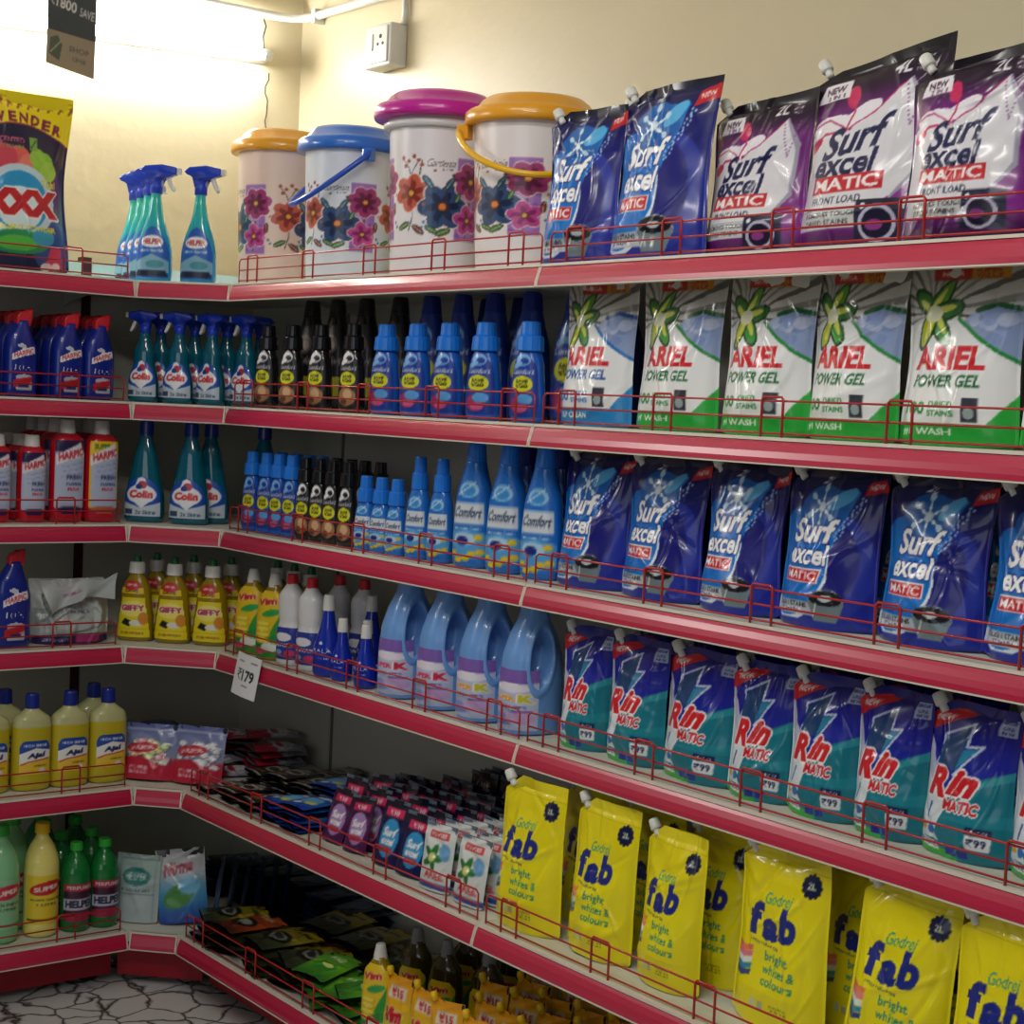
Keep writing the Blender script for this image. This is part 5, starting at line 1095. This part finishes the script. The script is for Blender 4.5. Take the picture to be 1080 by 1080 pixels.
    for c, x in enumerate((2.075, 2.215, 2.372, 2.522, 2.655, 2.787, 2.927, 3.075)):
        put('rin%d' % (c % 4), x, -.555, z4, [.1, 0, -.05, .12, .05, .0, -.04, 0][c], 'blue and teal pouch with white cap and price 99, %s from the jugs' % ORD[c], 'pouch', 'blue teal detergent pouches on the fourth shelf', ([.80, .93, 1.04, .87, .92, .86, .98, .93][c], 1, .95))
        put('rin%d' % ((c + 2) % 4), x + .05, -.44, z4, 0, 'blue and teal pouch in the rear row, %s from the jugs' % ORD[c], 'pouch', 'rear blue teal pouches on the fourth shelf', (.8, 1, .92))
    # ---- fifth shelf
    for y, x, lb in ((-1.125, .62, 'lemon floor cleaner bottle at the outer end of its front row'), (-1.025, .625, 'lemon floor cleaner bottle, third from the corner in the front row'), (-.93, .625, 'lemon floor cleaner bottle, middle of the front row'), (-.833, .625, 'lemon floor cleaner bottle beside the bagged moth balls'), (-1.06, .545, 'lemon floor cleaner bottle behind, outer side, fifth shelf'), (-.835, .545, 'lemon floor cleaner bottle behind the one beside the bags'), (-1.16, .545, 'lemon floor cleaner bottle furthest back at the outer end')):
        put('ajal', x, y, z5, R90, lb, 'bottle', 'lemon floor cleaners on the fifth shelf')
    put('s_pastel', .668, -.745, z5, R45, 'clear zip bag of mixed pastel naphthalene balls standing in the corner', 'zip bag', None, (1.3, 1.3, 1.05), (-.22, 0, R45))
    put('s_balls', .765, -.662, z5, R45, 'clear zip bag of white naphthalene balls standing in the corner', 'zip bag', None, (1.3, 1.3, 1.08), (-.22, 0, R45 - .1))
    rr = random.Random(5)
    def flat(key, x, y, z, rz, lb, cat, grp, s=1.0, tilt=0.0):
        put(key, x, y, z, 0, lb, cat, grp, s, (-PI / 2 + tilt, rr.uniform(-.05, .05), rz), 'pile', z5 if z > .45 else z6)
    for i in range(7): flat('s_blue' if i % 3 else 's_darkblue', .50 + rr.uniform(-.02, .02), -.70 + rr.uniform(-.02, .02), z5 + .004 + .0155 * i, R45 + rr.uniform(-.5, .5), 'blue sachet in the low heap behind the zip bags', 'sachet', 'blue sachets heaped behind the zip bags', 1.1)
    for c, (x, y, n) in enumerate(((.50, -.49, 4), (.61, -.45, 5), (.70, -.48, 4), (.66, -.60, 2))):
        for i in range(n): flat('s_redwhite', x + rr.uniform(-.012, .012), y + rr.uniform(-.012, .012), z5 + .008 + .0185 * i, rr.uniform(-.4, .8), 'red and white bag lying in the stacks at the corner of fifth shelf', 'zip bag', 'red and white bags stacked in the corner')
    for c, (x, y, n) in enumerate(((.84, -.685, 2), (.94, -.685, 3), (1.04, -.685, 3), (.84, -.55, 4), (.95, -.55, 5), (1.06, -.55, 5), (.93, -.42, 4))):
        for i in range(n): flat('s_black', x + rr.uniform(-.012, .012), y + rr.uniform(-.006, .006), z5 + .005 + .0105 * i, rr.uniform(-.25, .25), 'black sachet in the flat stacks next to the corner, fifth shelf', 'sachet', 'black sachets stacked flat', 1.0)
    for c, (x, y, n) in enumerate(((1.15, -.685, 5), (1.25, -.685, 6), (1.16, -.55, 7), (1.27, -.55, 8), (1.17, -.42, 6))):
        for i in range(n): flat('s_blue', x + rr.uniform(-.012, .012), y + rr.uniform(-.006, .006), z5 + .005 + .0105 * i, rr.uniform(-.3, .3), 'blue sachet in the flat stacks between black and purple sachets', 'sachet', 'blue sachets stacked flat', 1.0)
    for c, (x, key) in enumerate(((1.375, 's_purple'), (1.462, 's_purple'), (1.575, 's_navy'), (1.672, 's_navy'))):
        for k in range(9):
            put(key, x + rr.uniform(-.007, .007) + .006 * k, -.655 + .032 * k + rr.uniform(-.004, .004), z5, 0, '%s detergent sachet standing in the %s file from the corner%s' % (['purple', 'purple', 'navy', 'navy'][c], ORD[c], ', at the front' if k == 0 else ', queued behind the front one'), 'sachet', '%s sachets standing in files' % ['purple', 'purple', 'navy', 'navy'][c] + (' behind' if k else '') , (1, 1, 1 + rr.uniform(-.1, .1)), (-.2 - rr.uniform(0, .12), rr.uniform(-.1, .1), rr.uniform(-.16, .16) + .08))
    for c, x in enumerate((1.775, 1.885)):
        for k in range(6):
            put('s_ariel', x + .006 * k, -.665 + .04 * k, z5, 0, 'white powder sachet in the %s file %s' % (['purple side', 'yellow pouch side'][c], 'at the front' if k == 0 else 'queued behind the front one'), 'sachet', 'white powder sachets in files' + (' behind' if k else ''), 1.0, (-.13, rr.uniform(-.03, .03), .1 + rr.uniform(-.08, .08)))
    for c, x in enumerate((1.52, 1.61, 1.70, 1.79)):
        for k in range(4): put('s_black', x, -.365 + .016 * k, z5 + .0, 0, 'black sachet standing against the panel behind the detergent sachets', 'sachet', 'black sachets standing at the back of fifth shelf', 1.25, (-.1, rr.uniform(-.1, .1), rr.uniform(-.1, .1)))
    F = 'yellow detergent pouches on the fifth shelf'
    for c, (x, y, key, rz, w, hh) in enumerate(((2.045, -.645, 0, 0, 1.05, .98), (2.233, -.635, 1, .02, .88, .97), (2.41, -.635, 2, -.03, .86, .94), (2.64, -.615, 3, .0, 1.03, 1.03), (2.865, -.615, 0, .1, .98, 1.02), (3.06, -.62, 1, -.05, 1.0, 1.02))):
        put('fab%d' % key, x, y, z5, rz, 'yellow detergent pouch, front row, %s from the white sachets' % ORD[c], 'pouch', F, (w, 1, hh), (0, [0, .03, .02, 0, .07, 0][c], rz))
    for c, (x, y) in enumerate(((2.085, -.535), (2.25, -.535), (2.435, -.55), (2.33, -.44), (2.54, -.44), (2.715, -.51), (2.92, -.52), (3.06, -.47), (2.12, -.43), (2.80, -.41))):
        put('fab%d' % ((c + 2) % 4), x, y, z5, .05, 'yellow detergent pouch standing behind the front row, %s' % ['nearest the white sachets', 'behind the second front pouch', 'peeking between third and fourth front pouches', 'deep behind the third front pouch', 'deep behind the fourth front pouch', 'in the gap after the fourth front pouch', 'behind the fifth front pouch', 'behind the sixth front pouch', 'against the panel nearest the sachets', 'against the panel near the open end'][c], 'pouch', F, (.88, .9, .95))
    # ---- bottom shelf
    for x, y, key, lb in ((.625, -1.09, 'mint', 'pale green floor cleaner bottle with bright green cap'), (.625, -.990, 'lemon', 'pale yellow ribbed floor cleaner bottle with red oval label'), (.54, -1.03, 'mint', 'pale bottle hidden behind the yellow ribbed one')):
        put(key, x, y, z6, R90, lb, 'bottle')
    c = 0
    for x, y, s in ((.63, -.905, 1), (.63, -.832, 1), (.55, -.91, 1.04), (.55, -.83, 1.04), (.47, -.92, 1.1), (.47, -.84, 1.1), (.39, -.90, 1.12)):
        put('greenph', x, y, z6, R90, 'dark green cleaner bottle with bright cap, %s' % ['front, beside the yellow bottle', 'front, beside the bleaching powder bag', 'second row, wall side', 'second row, corner side', 'third row, wall side', 'third row, corner side', 'furthest back'][c], 'bottle', 'dark green cleaner bottles on the bottom shelf', s); c += 1
    put('s_helper', .652, -.756, z6, R45, 'pale grey bleaching powder bag beside the green bottles', 'powder bag', None, 1.0, (-.1, 0, R45 - .05))
    put('s_multi', .735, -.665, z6, R45, 'white and blue detergent bag leaning beside the pale grey bag', 'powder bag', None, 1.0, (-.2, -.12, R45 + .2))
    for k in range(6): put('s_darkblue', .80 + .014 * k, -.62 + .030 * k, z6, 0, 'dark blue sachet leaning in the row next to the white and blue bag', 'sachet', 'dark blue sachets leaning in the corner', 1.25, (-.15, -.3, -.4))
    for c, (x, y, n) in enumerate(((.55, -.50, 9), (.64, -.47, 10), (.75, -.47, 10), (.86, -.44, 10), (.96, -.44, 9), (1.06, -.42, 8))):
        for i in range(n): flat('s_darkblue', x + rr.uniform(-.01, .01), y + rr.uniform(-.006, .006), z6 + .006 + .0115 * i, rr.uniform(-.3, .3), 'dark sachet in the flat stacks at the back of the bottom shelf', 'sachet', 'dark sachets stacked flat on the bottom shelf')
    for c, (x, y, n) in enumerate(((.87, -.69, 4), (.99, -.69, 4), (1.11, -.69, 4), (1.23, -.69, 4), (.90, -.60, 0), (1.15, -.53, 5), (1.28, -.53, 5), (1.40, -.53, 4))):
        for i in range(n):
            key = 's_scruborange' if (c * 7 + i * 3) % 5 == 1 else 's_scrub'
            flat(key, x + rr.uniform(-.015, .015), y + rr.uniform(-.008, .008), z6 + .009 + .0185 * i, rr.uniform(-.45, .45), '%s metal scrubber pack lying in the overlapping pile on the bottom shelf' % ('orange' if key == 's_scruborange' else 'dark green and yellow'), 'scrubber pack', '%s scrubber packs on the bottom shelf' % ('orange' if key == 's_scruborange' else 'dark green'), 1.0)
    for c, (x, y, n) in enumerate(((1.36, -.69, 4), (1.47, -.69, 4))):
        for i in range(n): flat('s_green', x + rr.uniform(-.015, .015), y + rr.uniform(-.008, .008), z6 + .009 + .018 * i + (.0), rr.uniform(-.6, .6), 'bright green scrub pad pack in the heap before the dishwash bottle', 'scrubber pack', 'bright green scrub pad packs', 1.0, .1)
    put('vim', 1.585, -.655, z6, .35, 'yellow dishwash bottle standing beside the bright green packs, bottom shelf', 'bottle', None, (1.05, 1.05, .95))
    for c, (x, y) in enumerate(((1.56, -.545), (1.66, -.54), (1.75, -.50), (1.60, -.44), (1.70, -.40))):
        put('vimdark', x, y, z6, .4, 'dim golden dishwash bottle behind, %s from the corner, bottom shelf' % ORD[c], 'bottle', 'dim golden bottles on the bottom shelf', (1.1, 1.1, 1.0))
    n = 0
    for r_ in range(5):
        for c in range(8):
            x = 1.655 + .092 * c + .03 * (r_ % 2) ; y = -.665 + .055 * r_
            if x < 1.80 and 0 < r_ : continue
            put('s_vim', x + rr.uniform(-.008, .008), y, z6 + .0, 0, 'yellow and orange dishwash refill packet, %s row, %s from the bottle' % (['front', 'second', 'third', 'fourth', 'back'][r_], ORD[c]), 'refill packet', 'yellow orange refill packets on the bottom shelf', (1.0, 1, 1.12 + .07 * r_ + rr.uniform(-.06, .06)), (-.08 + rr.uniform(-.05, .05), rr.uniform(-.08, .08), .15 + rr.uniform(-.1, .1)))

def extras():
    # tube light
    t = thing('tube_light', (.05, -.13, 2.44)); tag(t, 'glowing white tube light fixed along the cream wall', 'light')
    a, c = Vector((0, 0, 0)), Vector((0, -1.22, -.045))
    em = mat('tube_glow', '#ffffff', .5, emis=95, emcol=(1, .98, .93))
    b = BM(); b.tube([a + (c - a) * .02, a + (c - a) * .98], .014, 16); b.out('tube', em, t, True)
    b = BM(); b.tube([a, a + (c - a) * .02], .0165, 16); b.tube([a + (c - a) * .98, c], .0165, 16); b.out('end_cap', M['white_cap'], t, True)
    b = BM(); b.prism([(-.045, -.02), (-.018, -.012), (-.018, .012), (-.045, .02)], 'y', -1.22, 0); o = b.out('batten', M['socket'], t); o.rotation_euler = (.037, 0, 0)
    # conduit
    b = BM(); pts = [(.022, -3, 2.55), (.022, -.10, 2.562), (.025, -.05, 2.564), (.05, -.025, 2.564), (.1, -.022, 2.562), (4, -.022, 2.55)]
    b.tube(pts, .0125, 12); o = b.out('conduit_pipe', M['socket'], None, True); tag(o, 'white conduit pipe running along both cream walls through the corner', 'pipe')
    for y in (-.35, -1.1): BM().box(0.0, y - .01, 2.54, .036, y + .01, 2.58, .002).out('clip', M['socket'], o)
    for x in (.12, .9): BM().box(x - .01, -.036, 2.54, x + .01, 0, 2.58, .002).out('clip', M['socket'], o)
    # socket box
    t = thing('switch_box', (.50, 0, 2.42)); tag(t, 'white electrical switch box mounted on the cream wall above the bins', 'switch box')
    b = BM(); b.box(-.062, -.055, -.06, .062, 0, .055, .006); b.out('box', M['socket'], t, True)
    b = BM(); b.box(-.052, -.060, -.05, .052, -.054, .047, .003); b.out('face_plate', M['white_cap'], t, True)
    b = BM(); b.box(-.045, -.064, -.015, -.015, -.059, .03, .002); b.out('switch', M['white_cap'], t)
    b = BM(); b.tube([(.02, -.0612, .02), (.02, -.0598, .02)], .006, 12); b.tube([(.008, -.0612, 0), (.008, -.0598, 0)], .0045, 12); b.tube([(.032, -.0612, 0), (.032, -.0598, 0)], .0045, 12); b.out('socket_holes', M['dark'], t)
    b = BM(); b.tube([(.56, -.012, 2.474), (.563, -.012, 2.51), (.56, -.012, 2.55)], .009, 8); o = b.out('cable_pipe', M['socket'], None, True); tag(o, 'short white pipe rising from the switch box to the conduit', 'pipe')
    b = BM(); b.tube([(.01, -.135, 2.549), (.012, -.128, 2.53), (.008, -.134, 2.50), (.01, -.13, 2.455)], .0022, 6); o = b.out('light_wire', M['dark'], None, True); tag(o, 'thin dark wire dropping from the conduit to the tube light', 'wire')
    b = BM(); r = random.Random(2); b.tube([(.0008, -.112 + r.uniform(-.006, .006), 2.40 - .02 * i) for i in range(10)], .0016, 5); o = b.out('wall_crack', M['dark'], None); tag(o, 'thin dark crack in the plaster below the tube light end', 'crack')
    # hanging sign
    A = Art(12, 18, 10, '#3c4248'); A.rect(0, 0, 12, 6.8, '#8a7f70'); A.text('1800', 4.6, 12.3, 5.0, 2.1, '#c8ccce', .02, 0, -.12); A.rupee(1.2, 12.8, 1.0, 1.9, '#c8ccce', .22); A.text('SAVE', 9.7, 11.4, 3.6, 1.7, '#b4b8ba', .02, 0, -.12)
    A.poly([(.6, 2.0), (3.2, 1.2), (3.8, 4.4), (2.6, 6.0), (.8, 5.2)], '#4a544e'); A.line([(1, 2.4), (3.4, 5)], .3, '#8a8f7c'); A.text('SHOP', 8, 4.2, 5, 1, '#5a544a', .02); A.text('OFFER', 8.2, 2.4, 3.4, .9, '#5a544a', .02)
    t = thing('hanging_sign', (.40, -.885, 2.22)); tag(t, 'grey and brown price sign board hanging in front of the tube light', 'sign')
    u, v = np.meshgrid(np.linspace(0, 1, 60), np.linspace(0, 1, 90)); u = u.ravel(); v = v.ravel(); A.nu, A.nv = 60, 90
    cc = A.sample(u, v)
    link('sign_face', np_mesh('sign_face', np.stack([.0012 + .004 * np.sin(v * 3), (u - .5) * .125, v * .24 + .022 * (1 - u) * (1 - v)], 1), grid_q(60, 90), cc), t, M['paper'])
    link('sign_back', np_mesh('sign_back', np.stack([.0002 + .004 * np.sin(v * 3), (u - .5) * .125, v * .24 + .022 * (1 - u) * (1 - v)], 1), grid_q(60, 90, 0, True), np.tile([.5, .47, .42, 1], (5400, 1))), t, M['paper'])
    b = BM()
    for y in (-.05, .05): b.tube([(.001, y, .235), (.001, y, .83)], .0008, 5)
    b.out('string', M['white_cap'], t)
    # price tag
    A = Art(7, 8, 14, '#dfe0e2'); A.text('179', 4.2, 4.0, 3.3, 2.2, '#20222a', .03); A.rupee(1.7, 4.0, 1.1, 1.9, '#20222a', .22); A.rect(2.8, 1.9, 4.6, 2.2, '#8a8c94'); A.rect(1.0, 6.4, 2.6, 6.7, '#8a8c94'); A.rect(4.4, 6.6, 6.2, 6.9, '#8a8c94')
    u, v = np.meshgrid(np.linspace(0, 1, 50), np.linspace(0, 1, 56)); u = u.ravel(); v = v.ravel(); A.nu, A.nv = 50, 56; cc = A.sample(u, v)
    V = np.stack([(u - .5) * .095, -.0 - .012 * (1 - v) - .004 * np.sin(u * 3), (v - 1) * .098], 1)
    o = link('price_tag', np_mesh('price_tag', np.concatenate([V, V + [0, .0005, 0]]), np.concatenate([grid_q(50, 56), grid_q(50, 56, len(V), True)]), np.concatenate([cc, cc])), None, M['paper'])
    o.location = (.985, -.648, SH[3] + .018); o.rotation_euler = (0, .1, .1); tag(o, 'white paper price tag reading 179 clipped to the crimson strip', 'price tag')

def packet_proto():
    A = Art(19, 16, 9, '#b9bdbc'); A.grad([(0, '#2c1c58'), (.13, '#2c1c58'), (.14, '#a8b0b0'), (.6, '#b8bcba'), (1, '#cccfce')])
    A.rect(10, .5, 16, 2.2, '#a8286c'); A.text('COTTON PADS', 9, 8, 9, 1, '#5c6a78', .02); A.text('SOFT', 8, 12.6, 3.4, 1.3, '#a03c7c', .04); A.ell(8, 12.6, 2.6, 1.1, '#8c4c84', 0, .3); A.rect(1, 5, 4, 9, '#8c9498'); A.text('90', 2.5, 7, 2, 1.4, '#d8dcdc', .03); A.text('DRY SHEETS', 5, 1.2, 6, .8, '#b8b4cc', .02)
    t = thing('crumpled_packet')
    me = pouch_mesh('packet_body', .19, .155, .09, A, 90, 90, 5, style='flat', wr=2.6, back='#b0b4b4', lean=.15, ntop=.98, waist=-.03)
    link('packet_body', me, t, M['bag'])
    A2 = Art(16, 6, 9, '#aeb4b4'); A2.text('SOFT', 6, 3, 4, 1.2, '#a03c7c', .03)
    u, v = np.meshgrid(np.linspace(0, 1, 60), np.linspace(0, 1, 24)); u = u.ravel(); v = v.ravel(); A2.nu, A2.nv = 60, 24
    x = (u - .5) * .19 * (1 - .2 * v) + .015; z = .135 + .03 * u - v * (.035 + .045 * np.abs(u - .55)) + .006 * np.sin(u * 14) * (1 - v); y = -.02 - .022 * v - .012 * np.sin(u * 11 + 3 * v) * v
    link('folded_flap', np_mesh('folded_flap', np.stack([x, y, z], 1), grid_q(60, 24, 0, True), A2.sample(u, v)), t, M['bag'])
    reg('packet', t)

def lights_camera():
    w = bpy.data.worlds.new('world'); SC.world = w; w.use_nodes = True
    bg = w.node_tree.nodes['Background']; bg.inputs[0].default_value = (.75, .82, 1, 1); bg.inputs[1].default_value = .07
    def area(name, loc, target, sx, sy, pw, col):
        l = bpy.data.lights.new(name, 'AREA'); l.shape = 'RECTANGLE'; l.size = sx; l.size_y = sy; l.energy = pw; l.color = col
        o = bpy.data.objects.new(name, l); COL.objects.link(o); o.location = loc
        o.rotation_euler = (Vector(target) - Vector(loc)).to_track_quat('-Z', 'Y').to_euler(); return o
    area('ceiling_tube', (2.5, -1.9, 2.95), (2.0, -1.2, 0), 1.3, .08, 13, (1, .97, .9))
    area('ceiling_tube', (3.9, -2.6, 2.95), (3.0, -1.2, 0), 1.3, .08, 20, (1, .97, .9))
    area('added_side_fill', (.09, -2.75, 2.42), (2.0, -2.3, 1.4), 1.2, .05, 16, (1, .98, .93))  # added unseen area light, brightens the goods from the tube light side
    area('added_front_fill', (4.6, -5.8, 1.9), (2.2, -.6, 1.2), 2.6, 1.6, 16, (.93, .96, 1))  # added unseen fill facing the racks, also reflected in the glossy strips
    cam = bpy.data.cameras.new('camera'); o = bpy.data.objects.new('camera', cam); COL.objects.link(o)
    cam.sensor_width = 36; cam.lens = 36 * 1766.33 / 1080; cam.clip_start = .05
    F = Vector((-0.7863908163821965, 0.6147129176544543, -0.060971409517005706)); R = Vector((0.6129373749573397, 0.788750659039618, 0.04669231462429122)); U = Vector((-0.0767936083938505, 0.0006532482806316867, 0.9970467967836495))
    m = Matrix((R, U, -F)).transposed().to_4x4(); m.translation = Vector((4.394922, -2.56228, 1.450237)); o.matrix_world = m
    SC.camera = o
    SC.view_settings.view_transform = 'Standard'; SC.view_settings.exposure = .0

build_room(); build_racks()
build_bottles(); build_pouches(); packet_proto()
build_bin('bin0', M['lid_y'], '#ecd3c4', 3.0, H=.352, r0=.100, r1=.113)
build_bin('bin1', M['lid_b'], '#dfe6f0', 8.0, ('l', M['hand_b'], -.75, .115), H=.316, r0=.095, r1=.108)
build_bin('bin2', M['lid_m'], '#ece8ee', 14.0, None, True, H=.352, r0=.094, r1=.110, lr=.033)
build_bin('bin3', M['lid_y'], '#efe8ea', 3.5, ('r', M['hand_y'], .5, .10), H=.306, r0=.1, r1=.115)
stock()
def rm(o):
    for c in list(o.children): rm(c)
    bpy.data.objects.remove(o)
for r in PROTO.values(): rm(r)
extras(); lights_camera()
